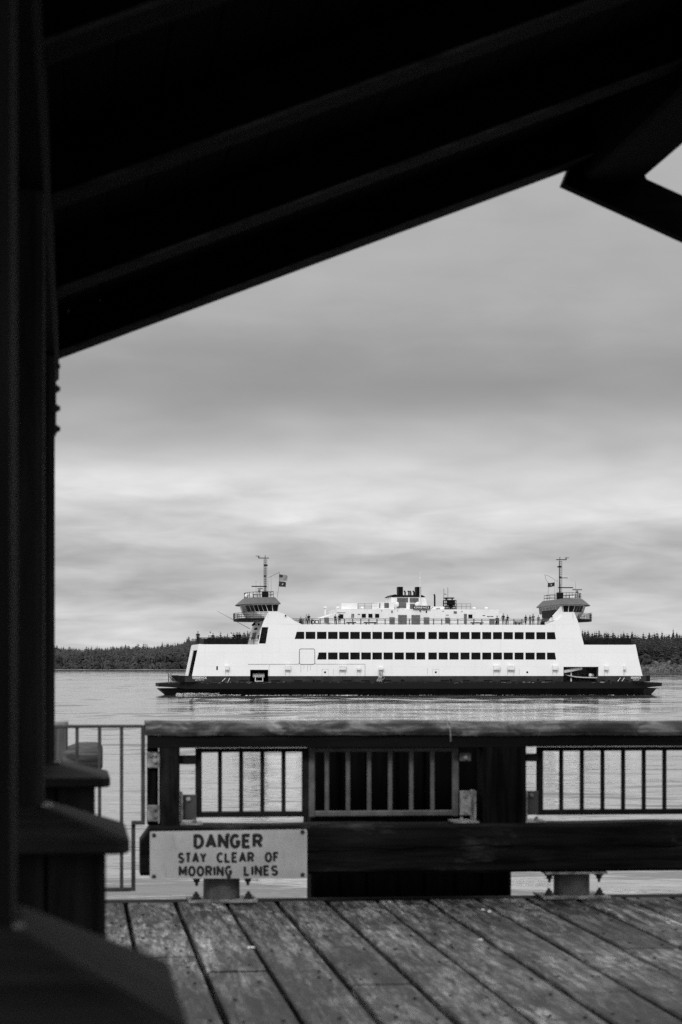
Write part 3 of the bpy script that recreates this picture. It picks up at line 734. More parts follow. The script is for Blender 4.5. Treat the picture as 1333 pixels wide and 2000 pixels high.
# ------------------------------------------------------------------ metal gate at the left, and the mooring pile behind it
YG = YR + .12
gx = lambda px: px_x(px, YG); gz = lambda py, px=200: py_z(py, YG, px)
gt = thing('metal_railing', (gx(200), YG, ZD - .02), 'grey metal railing of thin upright bars left of the timber railing', 'railing')
O = gt.location; b = MB()
x0, x1, xs = gx(-60), gx(276), gx(257); wv = gx(285) - gx(277)
b.bbox(x1, x1 + wv, YG, YG + .03, gz(1610), gz(1416), .004, 2)
b.bbox(x0, x1 - .001, YG + .001, YG + .029, gz(1422), gz(1415.5), .004, 0)
b.bbox(xs, xs + wv, YG, YG + .03, gz(1741), gz(1610) - .001, .004, 2)
b.bbox(xs, x1 + wv - .001, YG - .031, YG - .001, gz(1611), gz(1603), .004, 0)
b.bbox(x0, xs - .001, YG + .001, YG + .029, gz(1742), gz(1734), .004, 0)
fr = b.build('frame', M['gate_bar'], gt, O)
for px in (64, 108, 151, 195, 238):
    b = MB(); x = gx(px); b.bbox(x - .0105, x + .0105, YG + .004, YG + .026, gz(1734), gz(1422), .004, 2); b.build('bar', M['gate_bar'], fr, O)
YP = 17.5
mp = thing('mooring_pile', (px_x(118, YP), YP, 0), 'grey timber pile with a pale round crosspiece behind the metal railing', 'pile')
O = mp.location; zt = py_z(1405, YP)
b = MB(); b.bbox(px_x(92, YP), px_x(133, YP), YP - .07, YP + .08, -1.5, zt - .055, .012, 2); b.build('upright', M['pile_wood'], mp, O)
b = MB(); b.bbox(px_x(90, YP), px_x(134, YP), YP - .08, YP + .09, zt - .053, zt, .01, 0); b.build('cap', M['galv'], mp, O)
zc, rr = py_z(1476, YP), .5 * (py_z(1447, YP) - py_z(1505, YP)); xa, xb = px_x(134, YP), px_x(201, YP)
b = MB(); b.lathe((0, YP - .02, zc), [(rr * .55, xa - .04), (rr * .8, xa + .02), (rr * .97, xa + .07), (rr, xa + .12), (rr, xb - .05), (rr * .93, xb - .02), (rr * .7, xb)], 22, 'X')
b.build('crosspiece', M['log_wood'], mp, O, smooth=True)

# ------------------------------------------------------------------ shelter: pedestals, columns, eave beam, rafters, roof
C0 = CAM.z
sh = thing('picnic_shelter', (-.235, 10.3, ZD), 'dark timber shelter with columns on capped pedestals and sloping rafters overhead', 'shelter')
O = sh.location; EAVE = C0 + 1.30
def at_depth(px, d): return CAM + ray(px, 1300) * d
cols = [(10.27, 105, 210, 185), (6.75, 88, 250, 203), (3.42, 37, 350, 300)]
for k, (d, ce, ca, bo) in enumerate(cols):
    y = at_depth(147, d).y; xc = -.235; hw = .150; z_cap = C0 - .5; z_top = C0 - [.407, .385, .355][k]
    b = MB(); b.bbox(xc - hw, xc + hw, y - hw, y + hw, z_top - .01, EAVE - .002, .02, 2)
    col = b.build('column', M['column'], sh, O)
    hb = .318; b = MB()
    nb = 4; wv = 2 * hb / nb
    b.box(xc - hb + .03, xc + hb - .03, y - hb + .03, y + hb - .03, ZD + .004, z_cap - .002)
    for i in range(nb):
        for (ax, sg_) in ((0, -1), (0, 1)):
            u0 = xc - hb + i * wv + .004; b.bbox(u0, u0 + wv - .008, y + sg_ * hb - (.028 if sg_ > 0 else 0), y + sg_ * hb + (.0 if sg_ > 0 else .028), ZD + .004, z_cap - .003, .006, 2)
            v0 = y - hb + i * wv + .004; v1 = v0 + wv - .008
            if i == 0: v0 += .03
            if i == nb - 1: v1 -= .03
            b.bbox(xc + sg_ * hb - (.028 if sg_ > 0 else 0), xc + sg_ * hb + (.0 if sg_ > 0 else .028), v0, v1, ZD + .004, z_cap - .003, .006, 2)
    b.build('pedestal', M['pedestal'], col, O)
    hc = .380; th = .042; b = MB()
    def sq(h, z, c=0.03): return [(xc-h+c, y-h, z), (xc+h-c, y-h, z), (xc+h, y-h+c, z), (xc+h, y+h-c, z), (xc+h-c, y+h, z), (xc-h+c, y+h, z), (xc-h, y+h-c, z), (xc-h, y-h+c, z)]
    b.loft([sq(hc - .01, z_cap), sq(hc, z_cap + .008), sq(hc, z_cap + th - .006), sq(hc - .012, z_cap + th), sq(hw + .012, z_top, .012), sq(hw + .003, z_top + .002, .008)])
    b.build('pedestal_cap', M['pedcap'], col, O)
    b = MB(); q_ = (.016, .016, .009)[k]; b.blob((xc + hw + .010, y - hw - .008, z_top + .004), q_, q_, q_ * .6, 8, 5); b.build('cap_highlight', M['cap_highlight'], col, O)  # added pale blob standing in for the highlight where cap meets column
    if k == 0:
        b = MB(); zb0, zb1 = C0 + (1300 - 850) / FPX * d, C0 + (1300 - 712) / FPX * d
        b.bbox(xc + hw + .001, xc + hw + .007, y - .05, y + .05, zb0, zb1, .003, 2); pl = b.build('column_bracket', M['bolt'], col, O)
        for py in (716, 760, 798, 838):
            b = MB(); b.lathe((xc + hw + .007, y, C0 + (1300 - py) / FPX * d), [(.017, 0), (.017, .006), (.011, .008), (.010, .017)], 8, 'X'); b.build('bolt', M['bolt'], pl, O)
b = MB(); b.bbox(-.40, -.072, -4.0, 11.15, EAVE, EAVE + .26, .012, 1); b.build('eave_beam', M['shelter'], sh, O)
# rafters fall to the left; their soffits are seen from below
SL = 0.387; HB = 1.418; RXE, RXW = 2.40, -1.6
def rb(x): return C0 + HB + (x + .07) * SL          # underside height of the rafters
yb = at_depth(147, 11.2).y
RW, RH = .215, .17
for k in range(9):
    y1 = yb - 1.83 * k; y0 = y1 - RW; b = MB()
    L = []
    for x in (RXW, RXE):
        z = rb(x); c = .012
        L.append([(x, y0 + c, z), (x, y1 - c, z), (x, y1, z + c), (x, y1, z + RH), (x, y0, z + RH), (x, y0, z + c)])
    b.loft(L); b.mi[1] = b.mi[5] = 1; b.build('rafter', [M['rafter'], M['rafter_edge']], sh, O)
nb = 15; wv = (yb + .06 + 6) / nb
b = MB()
bw_ = (RXE - RXW) / 28
for k in range(28):
    xa = RXW + k * bw_ + .003; xe = RXW + (k + 1) * bw_ - .003
    L = [[(x, y, rb(x) + RH + .002), (x, y, rb(x) + RH + .042)] for x in (xa, xe) for y in (-6.0, yb + .06)]
    p = [L[0][0], L[1][0], L[3][0], L[2][0], L[0][1], L[1][1], L[3][1], L[2][1]]
    b.add(p, [(0, 1, 2, 3), (7, 6, 5, 4), (0, 4, 5, 1), (1, 5, 6, 2), (2, 6, 7, 3), (3, 7, 4, 0)])
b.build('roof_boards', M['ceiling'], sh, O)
b = MB(); L = []
for x in (RXW, RXE):
    z = rb(x) + RH + .044; L.append([(x, -6.1, z), (x, yb + .10, z), (x, yb + .10, z + .02), (x, -6.1, z + .02)])
b.loft(L); b.build('roof_covering', M['dark_metal'], sh, O)
# ridge beam coming towards the viewer, and the open rafters on its right
q = at_depth(1262, 11.38); RBX1 = q.x; RBZ0 = C0 + (1300 - 347) / FPX * 11.38; RBX0 = RBX1 - .275
b = MB(); b.bbox(RXE + .004 if RBX0 < RXE else RBX0, RBX1, -6.0, yb + .02, RBZ0, RBZ0 + .42, .015, 1); b.build('ridge_beam', M['shelter'], sh, O)
def rpt(px, py): p = pt(px, py, yb); return (p.x, p.z)
for k in range(5):
    if k == 0: P = [rpt(1116, 322), rpt(1102, 357), rpt(1333, 462), rpt(1560, 565), rpt(1560, 484), rpt(1266, 348), rpt(1262, 340), rpt(1235, 300), rpt(1150, 300)]; ya, ye = yb + .022, yb + .11
    else:
        P0_ = [rpt(1266, 348), rpt(1266, 431), rpt(1560, 565), rpt(1560, 484)]; P = [(max(x, RBX1 + .004), z) for x, z in P0_]; ye = yb - 1.83 * k; ya = ye - .09
    P = [(5.35 if x > RBX1 + .5 else x, z - (5.35 - x) * .42 if x > RBX1 + .5 else z) for x, z in P]
    b = MB(); b.plate(P, ya, ye); b.build('open_rafter', M['rafter'], sh, O)
zq = min(z for x, z in P if x > 5.3) + .30
b = MB(); b.bbox(4.86, 5.16, -4.0, 11.15, zq - .36, zq - .14, .012, 1); b.build('eave_beam', M['shelter'], sh, O)
for c_ in [o_ for o_ in sh.children if o_.name.split('.')[0] == 'column']:
    k = c_.copy(); COL.objects.link(k); k.location.x += 5.245
    for g_ in c_.children: k2 = g_.copy(); COL.objects.link(k2); k2.parent = k

# ------------------------------------------------------------------ ferry (local axes: x along the ship, y into the ship, z up)
FB = R(7.0)                                   # the ship is turned so that its left end is nearer
P0 = far(800, 397.0); FU = RGT * math.cos(FB) + FWD * math.sin(FB); FV = FWD * math.cos(FB) - RGT * math.sin(FB)
FROT = math.atan2(FU.y, FU.x); BEAM = 19.5
ferry = thing('car_ferry', P0, 'large white double-ended car ferry with dark hull crossing the calm water', 'ferry', rz=FROT)
def fp(px, py, dy=0.0):
    d = ray(px, py); o = P0 + FV * dy; h = Vector((d.x, d.y, 0)); t = (o - Vector((CAM.x, CAM.y, 0))).dot(FV) / h.dot(FV)
    p = CAM + d * t; return ((p - P0).dot(FU), p.z)
fx = lambda px, dy=0.0: fp(px, 1300, dy)[0]
fz = lambda py, dy=0.0, px=800: fp(px, py, dy)[1]
XC = .5 * (fx(375.5) + fx(1255.5)); MIRW = lambda x: 2 * XC - x          # hull and side walls
XC2 = .5 * (fx(543) + fx(1101)); MIR = lambda x: 2 * XC2 - x                # wheelhouses
def fpoly(pts, dy=0.0): return [fp(a, b_, dy) for a, b_ in pts]
def rrect(a, b_, c, d, r=2.0, dy=0.0, n=4):
    out = []
    for cx, cy, a0 in ((b_ - r, c + r, -90), (b_ - r, d - r, 0), (a + r, d - r, 90), (a + r, c + r, 180)):
        for k in range(n + 1):
            t = R(a0 + 90 * k / n); out.append(fp(cx + r * math.cos(t), cy + r * math.sin(t), dy))
    return out
ZDK, ZFD, ZSD = fz(1331), fz(1258.5), fz(1220.0)    # car deck, foredecks, sun deck
ZBT, ZEV = fz(1195), fz(1181)
XL, XR = fx(376), fx(1256)

# hull: lofted stations, tapering at both ends
b = MB(); xa, xb = fx(333), fx(1268); zs = fz(1345)
def station(x, zb, zt, hw, hk): yc = BEAM / 2; return [(x, yc - hw, zt), (x, yc - hk, zb), (x, yc + hk, zb), (x, yc + hw, zt)]
ST = []
for f in np.linspace(0, 1, 25):
    x = fx(309, 9.75) + (fx(1276, 9.75) - fx(309, 9.75)) * f; e = min(f, 1 - f)
    hw = 9.9 * min(1, .50 + .50 * (min(1, e / .09)) ** .7); rise = max(0.0, 1 - e / .045)
    zb = -2.2 + (zs - .12 + 2.2) * rise ** .75; hk = hw * (.80 - .35 * rise); ST.append(station(x, min(zb, zs - .10), zs, hw, hk))
b.loft(ST); b.build('hull', M['black_paint'], ferry)
b = MB(); zt = fz(1331.5); GS = []
for f in np.linspace(0, 1, 41):
    x = fx(307, 9.75) + (fx(1278, 9.75) - fx(307, 9.75)) * f; e = min(f, 1 - f); hw = 10.35 * min(1, .50 + .50 * (min(1, e / .09)) ** .7)
    z0 = zs + .003 if e > .026 else fz(1341) - .1 * min(1, e / .026); z1 = zt - .25 * max(0, 1 - e / .05)
    GS.append([(x, 9.75 - hw, z0), (x, 9.75 + hw, z0), (x, 9.75 + hw, z1), (x, 9.75 - hw, z1)])
b.loft(GS); b.build('rub_rail', M['guard'], ferry)
# dark band with freeing ports, pierced by the two side openings
OPL = rrect(489, 524.5, 1308, 1321.3, 3); OPR = rrect(1101, 1169.5, 1302.3, 1321.3, 3)
bz0, bz1 = fz(1331.2), fz(1320.4)
b = MB(); segs = [(362, 488.6), (524.9, 1100.6), (1169.9, 1263)]
for a, c in segs: b.box(fx(a), fx(c), -.03, .35, zt + .003, bz1)
b.box(fx(362), fx(488), BEAM - .35, BEAM + .03, zt + .003, bz1); b.box(fx(488), fx(1263), BEAM - .35, BEAM + .03, zt + .003, bz1)
band = b.build('hull_band', M['band'], ferry)
b = MB()
for a, c in ((348, 361.5), (1263.4, 1272)):
    for y_ in (.6, BEAM - .95): b = MB(); b.box(fx(a), fx(c), y_, y_ + .35, zt + .003, fz(1319.5)); b.build('end_bulwark', M['dark_metal'], band)
for (a, c) in ((467, 485), (530, 547), (575.5, 591), (618, 627), (671, 687), (706, 722), (749, 764), (783, 791), (861, 877), (905, 918), (945, 961), (978, 996), (1064, 1080), (1176, 1182), (1187.5, 1192), (1222, 1228)):
    b = MB(); b.box(fx(a), fx(c), -.045, -.031, fz(1330.6), fz(1328.4)); b.build('freeing_port', M['black_paint'], band)
for (px, py) in ((613.5, 1329.5), (787, 1328.6), (881, 1328.4), (1051, 1328)):
    b = MB(); b.lathe((fx(px), -.031, fz(py)), [(.21, 0), (.21, -.02)], 10, 'Y'); b.build('fairlead', M['black_paint'], band)
for a, c in ((434, 441), (446, 449), (1207, 1213), (1215, 1219)):
    b = MB(); b.tube((fx(a), -.06, fz(1331)), (fx(c if a < 800 else a + 5), -.06, fz(1324)), .05, 5); b.build('hull_ladder', M['offwhite'], band)
def ftext(px0, px1, py0, py1, t, parent, dy, mat='letter_white', bold=.012, name='lettering'):
    return text_mesh(name, t, fx(px1, dy) - fx(px0, dy), fz(py0, dy, px0) - fz(py1, dy, px0), M[mat], parent, .5 * (fx(px0, dy) + fx(px1, dy)), dy, .5 * (fz(py0, dy, px0) + fz(py1, dy, px0)), .01, bold=bold, spacing=1.08)
ftext(376.8, 404.2, 1321.3, 1326.0, 'KENNEWICK', band, -.035); ftext(382, 398.5, 1327.1, 1329.3, 'SEATTLE, WA', band, -.035)
ftext(1233, 1252.5, 1321.3, 1325.8, 'KENNEWICK', band, -.035); ftext(1237, 1249, 1327.0, 1329.2, 'SEATTLE, WA', band, -.035)

# decks
def slab(a, c, z, name, m='cabin_grey', y0=.32, y1=None, th=.3):
    b = MB(); b.box(a, c, y0, BEAM - .32 if y1 is None else y1, z - th, z); return b.build(name, M[m], ferry)
slab(fx(352), fx(1270), zt + .02, 'car_deck', 'dark_metal', 1.0, BEAM - 1.0, .015)
slab(XL + 1.15, XR - 1.15, ZFD - .01, 'fore_deck', 'cabin_grey')
slab(fx(560), MIR(fx(560)), ZSD - .01, 'sun_deck', 'cabin_grey')

# side walls with window and door openings
WIN1 = [(597.5, 616.5), (619.5, 638.2), (641.2, 660), (662.8, 681.8), (684.5, 703.3), (706, 725), (727.8, 746.6), (749.6, 767.8), (771, 789.4), (792.8, 811), (814.1, 831),
        (837, 853.9), (857.2, 875), (878.3, 896.4), (899.8, 917.7), (921, 939), (942.3, 960.2), (963.3, 981), (984.2, 1002.3), (1005.5, 1023.2), (1026.8, 1044.8), (1048, 1065.8)]
wins = [[(580, 1234), (594.8, 1234), (594.8, 1248.2), (576, 1248.2)]] + [[(a, 1234), (c, 1234), (c, 1248.2), (a, 1248.2)] for a, c in WIN1] + [[(1068.6, 1234.5), (1084, 1234.5), (1086.3, 1248.7), (1068.6, 1248.7)]]
wins += [[(623, 1274.3), (638.2, 1274.3), (638.2, 1288.2), (619.8, 1288.2)]] + [[(a, 1274.3), (c, 1274.3), (c, 1288.2), (a, 1288.2)] for a, c in WIN1[2:]] + [[(1068.8, 1274.6), (1084.3, 1274.6), (1086.8, 1288.6), (1068.8, 1288.6)]]
half = [(375.5, 1320.5), (388.5, 1258.5), (503.5, 1258.5), (512, 1224), (515.5, 1213), (524, 1195.2), (543, 1195), (556, 1199), (569, 1208), (577, 1213.5), (592, 1220)]
half_r = [(1255.5, 1320.5), (1241, 1258.5), (1141, 1258.5), (1132.5, 1224), (1129, 1213), (1122, 1195.5), (1101, 1195.3), (1099, 1203), (1091, 1209), (1079, 1214.5), (1064, 1220)]
hl = fpoly(half); hr = [(x, hl[i][1]) if i in (0, 1, 2, 10) else (x, z) for i, (x, z) in enumerate(fpoly(half_r))]; outer = hl + hr[::-1]
def levels(q):                                  # openings keep level heads and sills
    mid = sum(p[1] for p in q) / 4; zs_ = (fz(1234.2), fz(1248.4)) if mid < 1260 else (fz(1274.4), fz(1288.3))
    return [(fx(px), zs_[0] if py < mid else zs_[1]) for px, py in q]
wins = [levels(q) for q in wins]
def clip(P, a_, b_, c_):                         # keep a*x + b*z <= c
    out = []
    for (x0, z0), (x1, z1) in zip(P, P[1:] + P[:1]):
        s0, s1 = a_*x0 + b_*z0 - c_, a_*x1 + b_*z1 - c_
        if s0 <= 0: out.append((x0, z0))
        if (s0 < 0 < s1) or (s1 < 0 < s0): t = s0 / (s0 - s1); out.append((x0 + (x1-x0)*t, z0 + (z1-z0)*t))
    return out
def wall_bands(b, P, cuts, holes, y0, y1):
    """wall outline cut into level bands, each band split round the openings (bottom-left, bottom-right, top-left, top-right, z0, z1)"""
    for za, zb_ in zip(cuts, cuts[1:]):
        Q = clip(clip(P, 0, -1, -za), 0, 1, zb_)
        if len(Q) < 3: continue
        hs__ = sorted([h for h in holes if h[4] <= za + 1e-6 and h[5] >= zb_ - 1e-6], key=lambda h: h[0])
        edges = []
        for h in hs__:
            at = lambda xa_, xb_, z: xa_ + (xb_ - xa_) * (z - h[4]) / (h[5] - h[4])
            edges.append(((at(h[0], h[2], za), at(h[0], h[2], zb_)), (at(h[1], h[3], za), at(h[1], h[3], zb_))))
        for k in range(len(edges) + 1):
            S = Q
            def side_of(S, e, keep_left):
                (xa_, xb_) = e; dx, dz = xb_ - xa_, zb_ - za; n_ = (dz, -dx); c_ = n_[0]*xa_ + n_[1]*za
                return clip(S, n_[0], n_[1], c_) if keep_left else clip(S, -n_[0], -n_[1], -c_)
            if k > 0: S = side_of(S, edges[k-1][1], False)
            if k < len(edges): S = side_of(S, edges[k][0], True)
            if len(S) > 2: b.plate(S, y0, y1)
z0w, z1w, z2w, z3w = fz(1288.3), fz(1274.4), fz(1248.4), fz(1234.2)
def hole_of(q):
    lo = sorted(p[0] for p in q if abs(p[1] - min(r_[1] for r_ in q)) < .01); hi = sorted(p[0] for p in q if abs(p[1] - max(r_[1] for r_ in q)) < .01)
    return (lo[0], lo[1], hi[0], hi[1], min(p[1] for p in q), max(p[1] for p in q))
zd0, zd1 = fz(1257.3), fz(1225.5)
door = (fx(506), fx(519.5), fx(512.2), fx(524.6), zd0, zd1)
zl, zr_o = fz(1308), fz(1302.4); zbot = hl[0][1]
holes = [hole_of(q) for q in wins] + [door, (fx(489), fx(524.5), fx(489), fx(524.5), zbot, zl), (fx(1101), fx(1169.5), fx(1101), fx(1169.5), zbot, zr_o)]
b = MB()
# body up to the foredecks, then the passenger decks, then the two upsweeps to the wheelhouses
zA = hl[1][1]
wall_bands(b, [hl[0], hl[1], (hr[1][0], zA), (hr[0][0], zbot)], [zbot, zl, zr_o, z0w, z1w, zA], holes, 0, .3)
wall_bands(b, [(hl[2][0], zA), hl[3], (fx(513.2), ZSD), (fx(1131.3), ZSD), (hr[3][0], hl[3][1]), (hr[2][0], zA)], [zA, zd0, z2w, z3w, zd1, ZSD], holes, 0, .3)
up = [(fx(513.2), ZSD)] + hl[4:]
b.plate(up, 0, .3); b.plate([(fx(1131.3), ZSD)] + hr[4:], 0, .3)
near = b.build('side_wall', M['white'], ferry)
b = MB(); b.plate([(door[0] - .1, zd0 - .1), (door[1] + .1, zd0 - .1), (door[3] + .1, zd1 + .1), (door[2] + .05, zd1 + .1)], .302, .307); b.build('unlit_doorway_sheet', M['dark_metal'], ferry)  # dark sheet standing in for the unlit inside of the opening
b = MB(); b.plate(outer, BEAM - .30, BEAM); b.build('side_wall', M['white'], ferry)
for q in wins:
    b = MB(); b.plate(q, .08, .11); b.build('window', M['glass'], ferry)
# enclosed cabins and car deck behind the walls
b = MB(); x0, x1 = fx(560), MIR(fx(560)); b.box(x0, x1, .305, BEAM - .305, fz(1253), ZSD - .32); b.box(fx(600), MIR(fx(600)), .305, BEAM - .305, fz(1292), fz(1270)); b.build('cabin_core', M['dark_metal'], ferry)
# bow frames at each end of the car deck
for sgn in (0, 1):
    b = MB(); m_ = (lambda x: MIRW(x)) if sgn else (lambda x: x)
    def quad(xa_, xb_, z0, z1, y0, y1):          # raked like the side wall ends
        k = lambda z: hl[0][0] + (hl[1][0] - hl[0][0]) * (z - hl[0][1]) / (hl[1][1] - hl[0][1])
        vs = [(m_(k(z) + dx), y, z) for z in (z0, z1) for y in (y0, y1) for dx in (xa_, xb_)]
        b.add(vs, [(0, 1, 3, 2), (4, 6, 7, 5), (0, 4, 5, 1), (2, 3, 7, 6), (0, 2, 6, 4), (1, 5, 7, 3)])
    quad(.02, .5, fz(1270), ZFD, .305, BEAM - .305)
    quad(.02, .12, hl[0][1], fz(1270) - .003, .305, .45); quad(.02, .12, hl[0][1], fz(1270) - .003, 12.0, BEAM - .305)
    for yy in (13.2, 15.0, 17.2): quad(-.02, .018, hl[0][1], fz(1270) - .003, yy, yy + .12)
    b.build('bow_frame', M['house_white'], ferry)
b = MB(); b.box(fx(425), fx(1206), 6.5, 13, zt + .03, ZFD - .4); b.build('engine_casing', M['band'], ferry)

# small fittings on the white side
for (a, c, t0, t1) in ((440, 447.3, 1300, 1308.6), (557, 567.3, 1299, 1308.7), (663, 675.6, 1299.2, 1308.8), (697, 704.6, 1303.4, 1308.8), (740, 748.4, 1303.2, 1308.6), (963.6, 976, 1299.3, 1308.8), (991, 1004, 1299.3, 1308.8), (1079, 1089, 1299.6, 1308.8), (1180.2, 1187.4, 1300.5, 1309), (1217.3, 1221.6, 1300.4, 1308.6)):
    b = MB(); b.bbox(fx(a), fx(c), -.55, -.002, fz(t1), fz(t0), .06, 0); k = b.build('vent_box', M['offwhite'], ferry)
    b = MB(); dx = .5 * (fx(c) - fx(a)) - .08; xm = .5 * (fx(a) + fx(c))
    for s_ in (-1, 1): b.box(xm + s_ * dx - .03, xm + s_ * dx + .03, -.014, -.004, fz(1319), fz(t1) - .003)
    b.build('rust_streak', M['stain'], k)
b = MB(); b.box(fx(423), fx(426), -.02, -.003, fz(1308.5), fz(1301)); b.build('side_grille', M['dark_metal'], ferry)
for px in (635.3, 851.6, 1030.2):
    b = MB(); b.lathe((fx(px), -.003, fz(1313)), [(.17, 0), (.17, -.03)], 12, 'Y'); b.build('porthole', M['black_paint'], ferry)
def outline(pts, r=.045): 
    b = MB(); L = [(x, -.006, z) for x, z in pts]; b.path(L + [L[0]], r, 5); return b
outline(rrect(585.3, 615.2, 1267.3, 1297.6, 3), .05).build('side_hatch', M['line'], ferry)
b = MB(); b.path([(fx(485), -.006, fz(1297.5)), (fx(583), -.006, fz(1297.3)), (fx(585.5), -.006, fz(1294))], .035, 5); b.path([(fx(615), -.006, fz(1294)), (fx(617.5), -.006, fz(1297.2)), (fx(713.5), -.006, fz(1297.2)), (fx(713.5), -.006, fz(1320))], .03, 5)
b.path([(fx(527), -.006, fz(1299)), (fx(526), -.006, fz(1303)), (fx(526), -.006, fz(1320))], .02, 5); b.build('side_pipe', M['line'], ferry)
for a, c in ((629.5, 641.7), (845.7, 857.8)):
    b = MB(); b.path([(fx(a), -.006, fz(1320)), (fx(a), -.006, fz(1307)), (fx(c), -.006, fz(1307)), (fx(c), -.006, fz(1320))], .018, 5); b.build('door_seam', M['stain'], ferry)
b = MB()
for (px, t0, t1) in ((588, 1299, 1313), (594, 1299, 1308), (601, 1299, 1311), (607, 1299, 1309), (651.5, 1306, 1318), (835.5, 1305, 1318), (1014.5, 1306, 1319), (1005, 1307, 1319)):
    b.box(fx(px) - .025, fx(px) + .025, -.010, -.003, fz(t1), fz(t0))
b.build('rust_streak', M['stain'], ferry)
for px in (565, 1078):
    b = MB(); b.lathe((fx(px if px > 800 else 558), -.002, fz(1203 if px < 800 else 1204)), [(.13, 0), (.13, -.25)], 8, 'Y'); b.build('side_lamp', M['dark_metal'], ferry)

# recesses behind the two openings
for (a, c, t0, nm) in ((488, 525.5, 1306.5, 'raft_recess'), (1100, 1170.5, 1301, 'boat_recess')):
    b = MB(); y1 = 4.2; xa_, xc_, z0, z1 = fx(a), fx(c), zt + .006, fz(t0)
    b.box(xa_, xc_, y1, y1 + .1, z0, z1); b.box(xa_, xa_ + .08, .31, y1 - .002, z0, z1); b.box(xc_ - .08, xc_, .31, y1 - .002, z0, z1); b.box(xa_ + .081, xc_ - .081, .31, y1 - .002, z1 - .08, z1)
    b.build(nm, M['mid_grey'] if a > 800 else M['dark_metal'], ferry)
b = MB(); b.path([(fx(1101.5, .9), .9, fz(1312, .9)), (fx(1137, .9), .9, fz(1304.8, .9))], .30, 6); b.tube((fx(1116, 1.2), 1.2, fz(1310)), (fx(1116, 1.2), 1.2, zt + .02), .12, 6); b.build('davit', M['offwhite'], ferry)
b = MB(); b.tube((fx(1146, 1.5), 1.5, fz(1305, 1.5)), (fx(1166, 1.5), 1.5, fz(1317, 1.5)), .16, 6); b.build('davit', M['dark_metal'], ferry)

# pilothouses, towers, balconies, masts: built for the left end, mirrored for the right
PL0 = [(524, 0.0), (502, 2.2), (489, 5.2), (484, 8.4), (484, 11.1), (489, 14.3), (502, 17.3), (524, 19.5), (543, 19.5), (543, 0.0)]
PL0 = [(fx(a), y) for a, y in PL0]; cxp = fx(515)
def grow(P, g, gb=0.0):
    n = len(P); out = []
    for i in range(n):
        p, q, r_ = Vector(P[i-1]), Vector(P[i]), Vector(P[(i+1) % n]); d1, d2 = (q-p).normalized(), (r_-q).normalized()
        n1, n2 = Vector((d1.y, -d1.x)), Vector((d2.y, -d2.x)); h = (n1 + n2).normalized(); s_ = g / max(.35, h.dot(n1)); out.append((q.x + h.x*s_, q.y + h.y*s_))
    return out
